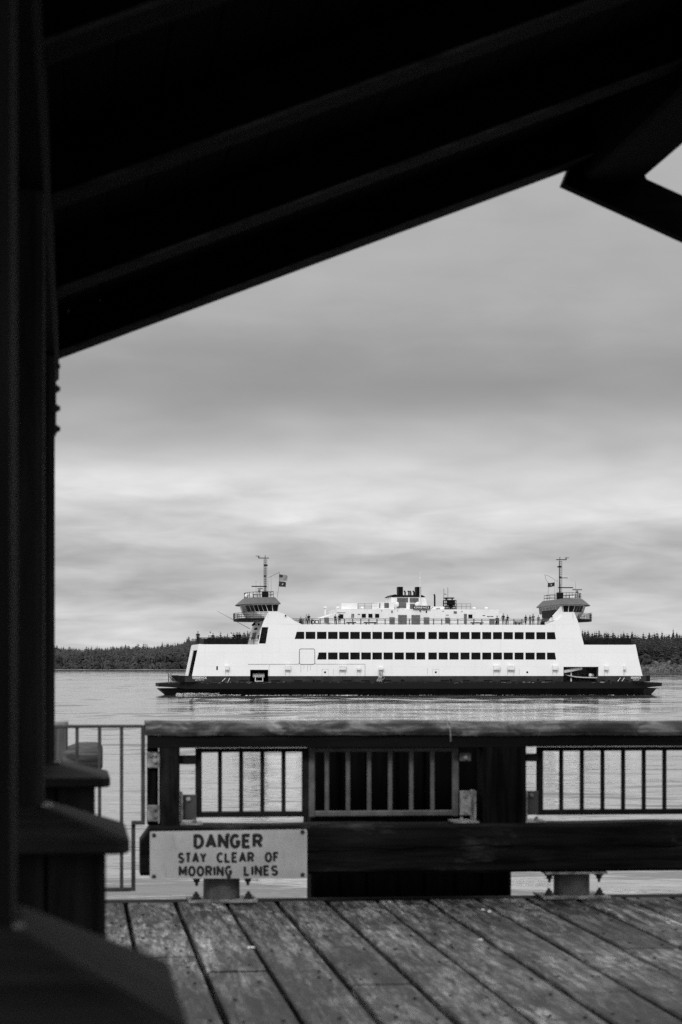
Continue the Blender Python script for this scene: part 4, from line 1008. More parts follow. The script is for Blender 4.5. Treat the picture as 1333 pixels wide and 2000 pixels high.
# orientation check: grow() must push outward
_a = grow(PL0, 1.0); GS_ = 1.0 if min(p[1] for p in _a) < -.5 else -1.0
G = lambda P, g: grow(P, g * GS_)
def clampy(P, lo=0.0): return [(x, min(max(y, lo), BEAM - lo)) for x, y in P]
for side in (0, 1):
    m_ = (lambda x: MIR(x)) if side else (lambda x: x)
    L3 = lambda P, z: [(m_(x), y, z) for x, y in P]
    hs_ = 'stern' if side else 'bow'
    b = MB(); sill, eave = PL0, [(x - (.42 if i < 8 else -.15), y) for i, (x, y) in enumerate(PL0)]
    b.loft([L3([(x + .9 if i in range(1, 7) else x, y) for i, (x, y) in enumerate(clampy(sill, .32))], fz(1211)), L3(clampy(sill, .02), ZBT), L3(clampy(eave, .02), ZEV)])
    ph = b.build('wheelhouse', M['white'], ferry)
    # window panes on every facet
    nwin = [3, 2, 2, 2, 2, 2, 3, 0, 7, 2]
    for i in range(10):
        s0, s1, e0, e1 = [Vector((*q, z)) for q, z in ((clampy(sill, .02)[i], ZBT), (clampy(sill, .02)[(i+1) % 10], ZBT), (clampy(eave, .02)[i], ZEV), (clampy(eave, .02)[(i+1) % 10], ZEV))]
        if i == 9 or i == 7: kk = 2
        else: kk = nwin[i]
        nrm = (s1 - s0).cross(e0 - s0).normalized(); cen = Vector((cxp, 9.75, ZBT))
        if nrm.dot(s0 - cen) < 0: nrm = -nrm
        for k in range(kk):
            f0, f1 = (k + .06) / kk, (k + .94) / kk; g0, g1 = .04, .93
            def q(f, g): a_ = s0.lerp(s1, f); c_ = e0.lerp(e1, f); return a_.lerp(c_, g)
            c4 = [q(f0, g0), q(f1, g0), q(f1, g1), q(f0, g1)]
            vs = [p + nrm * .004 for p in c4] + [p + nrm * .03 for p in c4]; vs = [(m_(p.x), p.y, p.z) for p in vs]
            b = MB(); b.add(vs, [(0, 1, 2, 3), (7, 6, 5, 4), (0, 4, 5, 1), (1, 5, 6, 2), (2, 6, 7, 3), (3, 7, 4, 0)]); b.build('window', M['bridge_glass' if 2 <= i <= 5 else 'glass'], ph)
    ov = [(min(x, eave[8][0] + .25), y) for x, y in G(eave, .75)]; top = G(eave, -.55); zr = fz(1167.2)
    b = MB(); b.loft([L3(ov, ZEV + .005), L3(ov, ZEV + .13), L3([(min(x, eave[8][0] + .2), y) for x, y in G(eave, .6)], ZEV + .22), L3(top, zr), L3(G(top, -.2), zr + .03)]); b.build('wheelhouse_roof', M['roof_grey'], ph)
    # railing on the roof
    RT = G(top, -.25); b = MB()
    for h in (.45, .95): b.path([Vector((m_(x), y, zr + h)) for x, y in RT + RT[:1]], .035, 5)
    for i in range(10):
        for k in range(2):
            p = Vector(RT[i]).lerp(Vector(RT[(i+1) % 10]), k / 2); b.tube((m_(p.x), p.y, zr), (m_(p.x), p.y, zr + .95), .035, 5)
    b.build('roof_railing', M['dark_metal'], ph)
    # balcony round the front
    zb0, zb1 = fz(1212), fz(1207.6); fr_ = [(x, y) for x, y in clampy(PL0, .02)[:8]]
    outb = [(fx(524), .02)] + [(x - 1.45, y) for x, y in fr_[1:7]] + [(fx(524), BEAM - .02)]
    inb = [(fx(527), .35)] + [(x + 1.2, y) for x, y in fr_[1:7]] + [(fx(527), BEAM - .35)]
    loop = outb + inb[::-1]; b = MB()
    n = len(outb)
    vs = L3(outb, zb0) + L3(inb, zb0) + L3(outb, zb1) + L3(inb, zb1); fs = []
    for i in range(n - 1):
        fs += [(i, i+1, n+i+1, n+i), (2*n+i, 3*n+i, 3*n+i+1, 2*n+i+1), (i, 2*n+i, 2*n+i+1, i+1), (n+i, n+i+1, 3*n+i+1, 3*n+i)]
    fs += [(0, n, 3*n, 2*n), (n-1, 3*n-1, 4*n-1, 2*n-1)]
    b.add(vs, fs); b.build('balcony', M['dark_metal'], ph)
    b = MB(); zt_ = fz(1196.5)
    for z in (zb1 + .3, zb1 + .62, zt_): b.path([Vector((m_(x), y, z)) for x, y in outb], .03, 5)
    for i in range(n - 1):
        kk = 3
        for k in range(kk): p = Vector(outb[i]).lerp(Vector(outb[i+1]), k / kk); b.tube((m_(p.x), p.y, zb1), (m_(p.x), p.y, zt_), .03, 5)
    b.build('balcony_railing', M['dark_metal'], ph)
    # tower under the wheelhouse
    tw = fpoly([(504.5, 1258), (513, 1224), (517, 1212.3), (566, 1212.3), (566, 1258)]); tw = [(m_(x), z) for x, z in tw]
    b = MB(); b.plate(tw, 1.6, BEAM - 1.6); t_ = b.build('tower', M['white'], ferry)
    b = MB(); fw = fpoly([(504, 1258), (512.5, 1224), (516.3, 1212.6), (518.5, 1212.6), (514.8, 1224), (506.5, 1258)]); b.plate([(m_(x), z) for x, z in fw], .31, 1.595); b.build('tower_pillar', M['white'], t_); b = MB(); b.plate([(m_(x), z) for x, z in fw], BEAM - 1.595, BEAM - .31); b.build('tower_pillar', M['white'], t_)
    kx = lambda z: np.interp(z, [fz(1258), fz(1224)], [fx(504.4), fx(512.9)])
    for j in range(4):
        yy = 8.2 + 2.0 * j; b = MB(); z0, z1 = fz(1248), fz(1234)
        vs = [(m_(float(kx(z)) - d_), y, z) for d_ in (.02, .06) for z in (z0, z1) for y in (yy, yy + 1.25)]
        b.add(vs, [(0, 1, 3, 2), (4, 6, 7, 5), (0, 4, 5, 1), (2, 3, 7, 6), (0, 2, 6, 4), (1, 5, 7, 3)]); b.build('tower_louver', M['mid_grey'], t_)
    for yy, zz in ((16.5, 1218), (14.2, 1216), (12.9, 1217), (5.0, 1219), (11.0, 1227), (9.4, 1227)):
        b = MB(); b.blob((m_(float(kx(fz(zz))) - .15), yy, fz(zz)), .2, .25, .2, 7, 4); b.build('deck_lamp', M['dark_metal'], t_)
    b = MB(); b.tube((m_(fx(489, 17)), 17, fz(1226)), (m_(fx(489, 17) - 5.6), 17 if not side else 17, fz(1190)), .045, 5, .02); b.build('jackstaff', M['dark_metal'], t_)
    # mast with ladder, yards and radar
    mx = fx(518.3, 9.75) if not side else MIR(fx(1094, 9.75)); zm0, zm1 = zr + .03, fz(1086, 9.75)
    b = MB(); b.tube((m_(mx), 9.75, zm0), (m_(mx), 9.75, zm1), .10, 7, .05)
    for s_ in (-.24, .24): b.tube((m_(mx + s_), 9.3, zm0), (m_(mx + s_), 9.3, fz(1094, 9.75)), .035, 5)
    z = zm0 + .3
    while z < fz(1094, 9.75): b.tube((m_(mx - .24), 9.3, z), (m_(mx + .24), 9.3, z), .03, 5); z += .36
    b.box(m_(mx) - .5, m_(mx) + .5, 9.3, 10.2, zm0, zm0 + 1.2)
    mast = b.build('mast', M['dark_metal'], ferry)
    def yard(px0, px1, py, r=.07, y=9.75):
        b = MB(); b.tube((m_(mx + px0 / 11.85), y, fz(py, 9.75)), (m_(mx + px1 / 11.85), y, fz(py, 9.75)), r, 6); b.build('yard', M['dark_metal'], mast)
    yard(-13.5, 7.5, 1091.5); yard(-27, 3.5, 1146.5, .09); yard(-3, 5, 1105.5, .12); yard(-3, 2, 1126.5, .10)
    if side: yard(-16, 0, 1127.3, .06)
    b = MB(); b.box(m_(mx - 19/11.85) - .0, m_(mx - 10/11.85), 9.6, 9.9, fz(1088.2, 9.75), fz(1087, 9.75)); b.tube((m_(mx - 13/11.85), 9.75, fz(1091, 9.75)), (m_(mx - 13/11.85), 9.75, fz(1088, 9.75)), .12, 6); b.build('radar', M['mid_grey'], mast)
    b = MB(); rxm = mx - 30/11.85 if side else mx - 14/11.85; rzm = fz(1151.5 if side else 1152, 9.75)
    b.box(m_(rxm - (.8 if side else .25)), m_(rxm + (.8 if side else .6)), 7.6, 7.85, rzm - .06, rzm + .12); b.tube((m_(rxm), 7.7, zr), (m_(rxm), 7.7, rzm - .06), .07, 6); b.blob((m_(rxm), 7.7, rzm - .35), .22, .22, .28, 8, 5); b.build('radar', M['mid_grey'], mast)
    for k_, (dx, top_, y_) in enumerate(((10, 1128, 8), (7.5, 1132, 11), (-7, 1138, 12), (-22, 1136, 6))):
        b = MB(); b.tube((m_(mx + dx / 11.85), y_, zr), (m_(mx + dx / 11.85), y_, fz(top_, 9.75)), .022, 5, .012); b.build('antenna', M['dark_metal'], mast)
    for dx, y_ in ((-38, 8.0), (-27, 10.5)):
        if side and dx == -38: continue
        b = MB(); b.lathe((m_(mx + dx / 11.85), y_, zr - .4), [(.12, 0), (.12, .55), (.36, .6), (.40, .85), (.28, 1.1), (.08, 1.18)], 10); b.build('satellite_dome', M['offwhite'], mast)
    # foredeck bulwark railing: dark panels and posts
    zf1 = fz(1246.3); xa_, xb_ = fx(388.5), fx(503); b = MB(); m_ = (lambda x: MIRW(x)) if side else (lambda x: x)
    b.box(m_(xa_ + .9), m_(xb_ - 1.6), .10, .14, ZFD + .02, zf1 - .12); b.box(m_(xa_ + .9), m_(xb_ - 1.6), BEAM - .14, BEAM - .10, ZFD + .02, zf1 - .12); b.box(m_(xa_ + .84), m_(xa_ + .88), .14, BEAM - .14, ZFD + .02, zf1 - .12)
    b.build('bulwark', M['dark_metal'], ferry)
    b = MB()
    for y_ in (.12, BEAM - .12):
        b.tube((m_(xa_ + .1), y_, zf1), (m_(xb_ + 1.4), y_, zf1), .06, 5); b.tube((m_(xb_ - 1.6), y_, zf1 - .5), (m_(xb_ + 1.0), y_, zf1 - .5), .04, 5)
        x = xa_ + .9
        while x < xb_ + .8: b.tube((m_(x), y_, ZFD), (m_(x), y_, zf1), .05, 5); x += 1.35
    b.tube((m_(xa_ + .86), .12, zf1), (m_(xa_ + .86), BEAM - .12, zf1), .06, 5)
    b.build('deck_railing', M['dark_metal'], ferry)
    # platform rail beyond the bulwark
    b = MB(); xg = fx(338 if not side else 1276); sx = -1 if not side else 1
    for ya_, yb_ in ((5.2, 6.4), (12.5, 14.0)):
        b = MB()
        for y_ in (ya_, yb_): b.tube((xg, y_, zt - .1), (xg, y_, zt + 1.35), .05, 5); b.tube((xg, y_, zt + .9), (xg - sx * .9, y_, zt - .05), .04, 5)
        b.path([(xg, ya_, zt + .9), (xg, yb_, zt + .9)], .04, 5); b.build('end_railing', M['rail_grey'], ferry)
# dark back wall of the stern wheelhouse and its slanted brace
b = MB(); xw = MIR(fx(543)); b.box(xw - .10, xw - .02, 3.5, BEAM - 2.5, ZSD, ZEV - .6); b.build('wheelhouse_rear', M['dark_metal'], ferry)
b = MB(); b.plate(fpoly([(1070, 1214.5), (1097, 1184.5), (1104, 1184.5), (1104, 1206), (1092, 1210)]), .32, .5); b.build('wing_brace', M['house_white'], ferry)
xw2 = fx(543); b = MB(); b.box(xw2 + .02, xw2 + .10, 3.5, BEAM - 2.5, ZSD, ZEV - .6); b.build('wheelhouse_rear', M['dark_metal'], ferry)

# sun deck railing
b = MB(); zr1, zr0 = fz(1208.6), fz(1211.3)
for y_ in (.15, BEAM - .15):
    for z in (zr1, zr0): b.tube((fx(571), y_, z), (MIR(fx(571)), y_, z), .045, 5)
    b.tube((fx(592), y_, ZSD + .15), (MIR(fx(592)), y_, ZSD + .15), .04, 5)
    for k in range(30):
        x = fx(594) + (MIR(fx(594)) - fx(594)) * k / 29; b.box(x - .09, x + .09, y_ - .04, y_ + .04, ZSD, zr1)
    for q_ in range(8):
        f = q_ / 7; x = fx(571) + (fx(592) - fx(571)) * f; z = fz(1209) + (ZSD - fz(1209)) * f
        b.tube((x, y_, z), (x, y_, zr1), .03, 5); b.tube((MIR(x), y_, z), (MIR(x), y_, zr1), .03, 5)
b.build('sun_deck_railing', M['rail_grey'], ferry)

# deckhouse on the sun deck
def fbox(px0, px1, py0, py1, y0, y1, name, m, parent=ferry, z0=None):
    b = MB(); b.box(fx(px0, y0), fx(px1, y0), y0, y1, fz(py1, y0) if z0 is None else z0, fz(py0, y0)); return b.build(name, M[m], parent)
HY0, HY1 = 4.5, 15.0
house = fbox(657, 975, 1190.2, 1220, HY0, HY1, 'deckhouse', 'house_white', z0=ZSD)
b = MB(); b.plate(fpoly([(622, 1221), (630, 1206), (655, 1198.5), (656.8, 1198.5), (656.8, 1221)], HY0), HY0, HY1); b.plate(fpoly([(975.3, 1198), (980, 1198.5), (1004, 1213), (1004, 1221), (975.3, 1221)], HY0), HY0, HY1); b.build('stair_hood', M['house_white'], house)
fbox(667.5, 698, 1178.3, 1190, HY0 + .8, HY1 - 2, 'roof_box', 'house_white', house); fbox(741, 770, 1176.5, 1190, HY0 + .5, HY1 - 1, 'roof_box', 'house_white', house)
fbox(838, 868, 1184.5, 1190, HY0 + 1, HY1 - 2, 'roof_box', 'house_white', house)
for (a, c, t0, t1, m, nm) in ((707, 715, 1199, 1206.6, 'glass', 'window'), (720, 728, 1199, 1206.6, 'glass', 'window'), (733, 741, 1199, 1206.6, 'glass', 'window'), (662, 671, 1200, 1208.8, 'glass', 'window'), (915.2, 923, 1199.8, 1207, 'glass', 'window'),
        (886.5, 892.6, 1193.5, 1198, 'mid_grey', 'louver'), (761, 771.5, 1205.5, 1219.5, 'mid_grey', 'door'), (778, 795, 1201, 1219.5, 'mid_grey', 'door'), (804, 821, 1201, 1219.5, 'mid_grey', 'door'), (828, 839, 1205.5, 1219.5, 'mid_grey', 'door'), (870, 878.6, 1206, 1217, 'mid_grey', 'louver'), (906.5, 912.2, 1198.5, 1217.5, 'mid_grey', 'door'),
        (634.5, 642.8, 1206.5, 1217, 'mid_grey', 'locker'), (958, 966.5, 1208, 1219.5, 'mid_grey', 'locker'), (687, 689, 1199, 1207, 'dark_metal', 'pipe'), (690.2, 691.8, 1199, 1207, 'dark_metal', 'pipe'), (765, 767.2, 1192.5, 1197, 'dark_metal', 'wall_lamp'), (832, 834.5, 1192.5, 1197, 'dark_metal', 'wall_lamp'),
        (820, 822, 1191.5, 1195.5, 'dark_metal', 'wall_lamp'), (828, 829.4, 1191.5, 1193, 'dark_metal', 'wall_lamp'), (745.3, 746.8, 1192.5, 1193.8, 'dark_metal', 'wall_lamp'), (776.3, 777.8, 1192.5, 1193.8, 'dark_metal', 'wall_lamp'), (865, 866.6, 1193, 1194.6, 'dark_metal', 'wall_lamp'), (902, 903.6, 1193, 1194.8, 'dark_metal', 'wall_lamp'),
        (699, 703.8, 1199.7, 1200.8, 'dark_metal', 'name_plate'), (943, 948, 1201.2, 1202.4, 'dark_metal', 'name_plate'), (871.5, 877, 1200.7, 1201.6, 'dark_metal', 'name_plate'), (952, 957, 1203, 1204.2, 'dark_metal', 'name_plate'), (958, 964, 1203, 1204, 'dark_metal', 'name_plate'), (658, 675, 1196.4, 1197.3, 'mid_grey', 'door_hood')):
    y = HY0 if a > 650 and a < 975 else HY0 - 1.5
    b = MB(); b.box(fx(a, y), fx(c, y), y - .05, y - .004 if y == HY0 else y + .6, fz(t1, y), fz(t0, y))
    if m == 'mid_grey' and nm in ('door', 'louver'):
        k = 6
        for q_ in range(1, k): zz = fz(t1, y) + (fz(t0, y) - fz(t1, y)) * q_ / k; b.box(fx(a, y) + .05, fx(c, y) - .05, y - .09, y - .051, zz - .03, zz + .03)
    b.build(nm, M[m], house)
for px in (635.3, 660.3, 707.8, 739.5, 926.5, 950.4):
    b = MB(); xx, zz = fx(px, 7), fz(1190, 7); h = fz(1185.4, 7) - zz
    if px < 650: zz -= 1.0; h += 1.0
    b.lathe((xx, 7, zz), [(.16, 0), (.16, h - .28), (.30, h - .26), (.30, h - .12), (.22, h - .02), (.08, h + .02)], 10)
    b.build('mushroom_vent', M['offwhite'], house)
for (a, c) in ((678, 696), (712, 738), (921, 945), (1005, 1020)):
    b = MB(); y = 2.2; b.box(fx(a, y), fx(c, y), y, y + .9, ZSD + .30, ZSD + .46); b.box(fx(a, y) + .3, fx(a, y) + .45, y + .1, y + .8, ZSD, ZSD + .299); b.box(fx(c, y) - .45, fx(c, y) - .3, y + .1, y + .8, ZSD, ZSD + .299); b.build('bench', M['dark_metal'], ferry)
b = MB()
for z in (1178.9, 1184): b.tube((fx(893, 8), 8, fz(z, 8)), (fx(920, 8), 8, fz(z, 8)), .03, 5); b.tube((fx(700, 8), 8, fz(z, 8)), (fx(740, 8), 8, fz(z, 8)), .02, 5)
for px in (893, 902, 911, 920, 700, 713, 726, 740): b.tube((fx(px, 8), 8, fz(1190, 8)), (fx(px, 8), 8, fz(1178.9, 8)), .03, 5)
b.build('roof_railing', M['rail_grey'], house)

# funnel
FY0, FY1 = 6.5, 13.0; zf = fz(1190, HY0) + .003
b = MB(); o_ = fpoly([(766, 1190), (764, 1166.2), (831, 1166.2), (836.5, 1190)], FY0); o_ = [(x, max(z, zf)) for x, z in o_]; b.plate(o_, FY0, FY1); fun = b.build('funnel', M['house_white'], ferry)
b = MB(); b.plate(fpoly([(761.5, 1165.9), (768, 1161.8), (772.5, 1160.6), (776, 1162.2), (824, 1162.2), (827, 1163), (831.5, 1165.9)], FY0 - .1), FY0 - .1, FY1 + .1); b.build('funnel_cap', M['black_paint'], fun)
for a, c in ((778.6, 787.6), (813.8, 822.8)): fbox(a, c, 1146, 1162.1, 8.4, 10.4, 'exhaust_stack', 'black_paint', fun)
for px in (792, 799.4, 803, 809.2):
    b = MB(); x = fx(px, 9); b.path([(x, 9.2, fz(1162, 9)), (x, 9.2, fz(1155.6, 9)), (x - .2, 9.2, fz(1154.2, 9))], .13, 7); b.build('exhaust_pipe', M['black_paint'], fun)
for (a, c, t0, t1) in ((776, 797.5, 1167.6, 1176.5), (776, 793.8, 1176.7, 1187.8), (800.6, 818, 1167.6, 1177), (801, 811, 1179, 1189.2), (751, 760, 1177.5, 1187.6), (741.3, 743, 1177.8, 1188)):
    y = FY0 if a > 765 else HY0 + .5
    b = MB(); b.box(fx(a, y), fx(c, y), y - .05, y - .004, fz(t1, y), fz(t0, y))
    for q_ in range(1, 6): zz = fz(t1, y) + (fz(t0, y) - fz(t1, y)) * q_ / 6; b.box(fx(a, y) + .04, fx(c, y) - .04, y - .10, y - .051, zz - .03, zz + .03)
    b.build('louver', M['mid_grey'], fun)
b = MB(); b.blob((fx(776, 6), 6.0, fz(1180.5, 6)), .35, .3, .42, 9, 6); b.blob((fx(817, 6), 6.0, fz(1181, 6)), .55, .3, .5, 9, 6); b.build('horn', M['offwhite'], fun)
b = MB(); b.tube((fx(821, 6.1), 6.1, fz(1190, 6)), (fx(821, 6.1), 6.1, fz(1141, 6)), .10, 7, .07); b.tube((fx(821, 6.1), 6.1, fz(1141, 6)), (fx(821.4, 6.1), 6.1, fz(1115, 6)), .05, 6, .02); b.blob((fx(821, 6.1), 6.1, fz(1129.5, 6)), .08, .08, .28, 6, 5); b.build('signal_mast', M['offwhite'], ferry)
b = MB(); b.path([(fx(849.5, 7), 7, fz(1190, 7)), (fx(849.5, 7), 7, fz(1163, 7)), (fx(848, 7), 7, fz(1160.5, 7))], .14, 8); b.build('vent_pipe', M['black_paint'], ferry)
nbx = fbox(807.3, 841.2, 1183.0, 1189.9, HY0 - .3, HY0 - .18, 'name_board', 'black_paint'); ftext(809.2, 839.2, 1184.5, 1188.5, 'KENNEWICK', nbx, HY0 - .305, bold=.008)
b = MB(); b.tube((fx(842, 5), 5, fz(1188.5, 5)), (fx(846, 5), 5, fz(1185.5, 5)), .07, 5); b.build('roof_fitting', M['mid_grey'], house); b = MB(); b.tube((fx(852, 5), 5, fz(1189, 5)), (fx(860, 5), 5, fz(1188, 5)), .08, 5); b.build('roof_fitting', M['mid_grey'], house)
# rack with machinery and two whip aerials right of the funnel
RYA, RYB = 6.0, 8.0
b = MB(); zr_a, zr_b = zf, fz(1171.5, RYA)
for px in (870, 877, 884, 891.3):
    for y in (RYA, RYB): b.tube((fx(px, RYA), y, zr_a), (fx(px, RYA), y, zr_b), .06, 5)
for py in (1188.5, 1184, 1178, 1172):
    for y in (RYA, RYB): b.tube((fx(870, RYA), y, fz(py, RYA)), (fx(891.3, RYA), y, fz(py, RYA)), .06, 5)
    for px in (870, 891.3): b.tube((fx(px, RYA), RYA, fz(py, RYA)), (fx(px, RYA), RYB, fz(py, RYA)), .06, 5)
b.tube((fx(870, RYA), RYA, fz(1188, RYA)), (fx(877, RYA), RYA, fz(1173, RYA)), .04, 5); b.tube((fx(891, RYA), RYA, fz(1188, RYA)), (fx(884, RYA), RYA, fz(1173, RYA)), .04, 5)
rk = b.build('equipment_rack', M['dark_metal'], ferry)
b = MB(); b.box(fx(876, RYA), fx(890, RYA), RYA + .3, RYB - .3, fz(1182, RYA), fz(1173, RYA)); b.blob((fx(883, RYA), 7, fz(1184, RYA)), .45, .5, .3, 8, 5); b.box(fx(870, RYA), fx(888, RYA), RYA + .1, RYB - .1, fz(1168.6, RYA), fz(1166.6, RYA)); b.box(fx(872, RYA), fx(875, RYA), RYA + .6, RYA + .9, fz(1171, RYA), fz(1168.7, RYA)); b.box(fx(884, RYA), fx(886, RYA), RYA + .6, RYA + .9, fz(1171, RYA), fz(1168.7, RYA)); b.build('machinery', M['dark_metal'], rk)
for px, t in ((867.3, 1149), (875.2, 1146.5)):
    b = MB(); b.tube((fx(px, 6.5), 6.5, zf), (fx(px, 6.5), 6.5, fz(t, 6.5)), .05, 5, .03); b.build('antenna', M['dark_metal'], rk)
b = MB(); b.path([(fx(868, 6.5), 6.5, fz(1161, 6.5)), (fx(870, 6.5), 6.5, fz(1159.3, 6.5)), (fx(872.4, 6.5), 6.5, fz(1161.5, 6.5))], .07, 5); b.build('floodlight', M['mid_grey'], rk)

# ------------------------------------------------------------------ things on the ferry
def world(px, py, dy): x, z = fp(px, py, dy); return P0 + FU * x + FV * dy + Vector((0, 0, z))
def wflo(px, z, dy): return P0 + FU * fx(px, dy) + FV * dy + Vector((0, 0, z))
# flags
def flag(px0, px1, py0, py1, dy, label, kind, sag, line):
    o = thing('flag', world(px0, py0, dy), label, 'flag', rz=FROT)
    x0, z0 = fp(px0, py0, dy); Wd = fx(px1, dy) - x0; Hd = z0 - fz(py1, dy, px0); b = MB(); nx, nz = 12, 13
    vs = []
    for th in (0, .02):
        for j in range(nz + 1):
            for i in range(nx + 1):
                u, v = i / nx, j / nz
                vs.append((Wd * u + .03 * math.sin(6 * v), th + .16 * math.sin(7 * u + 2 * v) * u, -Hd * v * (1 - .12 * u) - sag * u * u - .05 * math.sin(5 * u)))
    k = (nx + 1) * (nz + 1); fs, mi = [], []
    for j in range(nz):
        for i in range(nx):
            a = j * (nx + 1) + i; q = (a, a + 1, a + nx + 2, a + nx + 1)
            if kind == 'stripes': m = 0 if (i < 5 and j < 7) else (2 if j % 2 == 0 else 1)
            else: m = 1 if ((i - 5.5) ** 2 / 1.5 + (j - 6) ** 2 / 2.2) < 1 else 0
            fs += [q, tuple(x + k for x in reversed(q))]; mi += [m, m]
    b.v, b.f, b.mi = vs, fs, mi
    b.build('cloth', [M['flag_dark'], M['flag_white'], M['flag_red']], o)
    b = MB(); b.path([Vector(p) - Vector((x0, 0, z0)) for p in [(fp(a, c, dy)[0], 0, fp(a, c, dy)[1]) for a, c in line]], .025, 5); b.build('halyard', M['dark_metal'], o)
flag(546, 562, 1121.5, 1133.5, 9.75, 'striped flag with dark canton flying highest behind the left wheelhouse mast', 'stripes', .30, [(524.5, 1128.5), (545.8, 1117.5), (546, 1121), (545.6, 1135)])
flag(545.6, 559, 1134.6, 1145.5, 9.75, 'plain dark flag with a pale emblem hanging below the striped flag', 'emblem', .28, [(545.6, 1135), (545, 1146), (540, 1180)])
flag(1070.5, 1084, 1138, 1146.5, 9.75, 'dark flag with a pale emblem flying from the right wheelhouse mast', 'emblem', .0, [(1090, 1136), (1072, 1125), (1064.6, 1122.5), (1066.5, 1131), (1070.5, 1138), (1071.5, 1147), (1070.5, 1172)])
# life raft canister in the left opening
lr = thing('raft_canister', wflo(505, zt + .02, 1.6), 'white ribbed life raft canister on a cradle in the dark left opening of the ferry', 'raft canister', rz=FROT)
xw_, x_ = fx(493.5, 1.6), fx(517, 1.6); zc = fz(1319.3, 1.6) - (zt + .02); c0 = fx(505, 1.6); r = .36
b = MB(); prof = [(r * .6, xw_ - c0), (r, xw_ - c0 + .08)]
for k in range(8): u = (xw_ - c0) + .12 + (x_ - xw_ - .24) * k / 7; prof += [(r, u), (r * 1.10, u + .03), (r * 1.10, u + .07), (r, u + .1)]
prof += [(r, x_ - c0 - .02), (r * .6, x_ - c0)]
b.lathe((0, 0, zc), prof, 16, 'X'); b.build('canister', M['letter_white'], lr)
b = MB()
for px in (499, 513.5):
    u = fx(px, 1.6) - c0; b.tube((u, -.4, .0), (u, -.3, zc - .2), .07, 5); b.tube((u, .4, .0), (u, .3, zc - .2), .07, 5)
b.tube((fx(499, 1.6) - c0, -.4, .07), (fx(513.5, 1.6) - c0, -.4, .07), .07, 5); b.build('cradle', M['letter_white'], lr)
# rescue boat in the right opening
bo = thing('rescue_boat', wflo(1135, zt + .02, 1.7), 'inflatable rescue boat with outboard motors hung in the right opening of the ferry', 'boat', rz=FROT)
c0 = fx(1135, 1.7); q = lambda px: fx(px, 1.7) - c0; hz = lambda py: fz(py, 1.7) - (zt + .02)
b = MB(); S_ = []
for px, zk, hw in ((1107, 1320.5, .15), (1112, 1323.5, .55), (1122, 1326.5, .85), (1138, 1328, .95), (1154, 1328, .95), (1163, 1327, .9)):
    zt2 = hz(1319.2 + (px - 1107) * .075); S_.append([(q(px), -hw, zt2), (q(px), -hw * .35, hz(zk)), (q(px), hw * .35, hz(zk)), (q(px), hw, zt2)])
b.loft(S_); b.build('boat_hull', M['cloth_black'], bo)
b = MB(); T = [Vector((q(px), -hw - .05, hz(py))) for px, py, hw in ((1104, 1318.6, .05), (1108, 1319.6, .3), (1114, 1321.3, .62), (1124, 1323, .9), (1138, 1324, 1.0), (1164, 1324.6, .95))]
b.path(T, .15, 8); b.path([Vector((v.x, -v.y, v.z)) for v in T], .15, 8); b.build('boat_tube', M['cloth_light'], bo)
b = MB(); b.path([v + Vector((0, -.20, -.08)) for v in T], .06, 6); b.build('rope', M['cloth_black'], bo)
for px, yy in ((1152.5, -.35), (1158.5, .35)):
    b = MB(); b.lathe((q(px), yy, hz(1322)), [(.18, 0), (.26, .12), (.27, .38), (.22, .5), (.1, .55)], 9); b.build('outboard_motor', M['letter_white'], bo)
b = MB(); b.box(q(1126), q(1131), -.3, .3, hz(1325), hz(1314)); b.path([(q(1120), -.5, hz(1322)), (q(1120), -.5, hz(1309)), (q(1124), .5, hz(1309)), (q(1124), .5, hz(1322))], .05, 5); b.build('console', M['cloth_dark'], bo)
b = MB(); b.box(q(1138), q(1143), -.3, .3, hz(1324), hz(1318)); b.build('seat', M['cloth_black'], bo)
for px, lb in ((611.3, 'ring lifebuoy on the sun deck rail, the left one of two'), (619.4, 'ring lifebuoy on the sun deck rail, the right and clearer one of two')):
    o = thing('lifebuoy', wflo(px, fz(1215.2), -.02), lb, 'lifebuoy', 'lifebuoys on the sun deck railing', rz=FROT)
    b = MB(); n1, n2 = 18, 7; vs = []
    for i in range(n1):
        for j in range(n2):
            a_, c_ = 6.2832 * i / n1, 6.2832 * j / n2; rr_ = .30 + .075 * math.cos(c_); vs.append((rr_ * math.cos(a_), .075 * math.sin(c_), rr_ * math.sin(a_)))
    b.add(vs, [(i*n2+j, ((i+1) % n1)*n2+j, ((i+1) % n1)*n2+(j+1) % n2, i*n2+(j+1) % n2) for i in range(n1) for j in range(n2)]); b.build('ring', M['cloth_dark'], o)

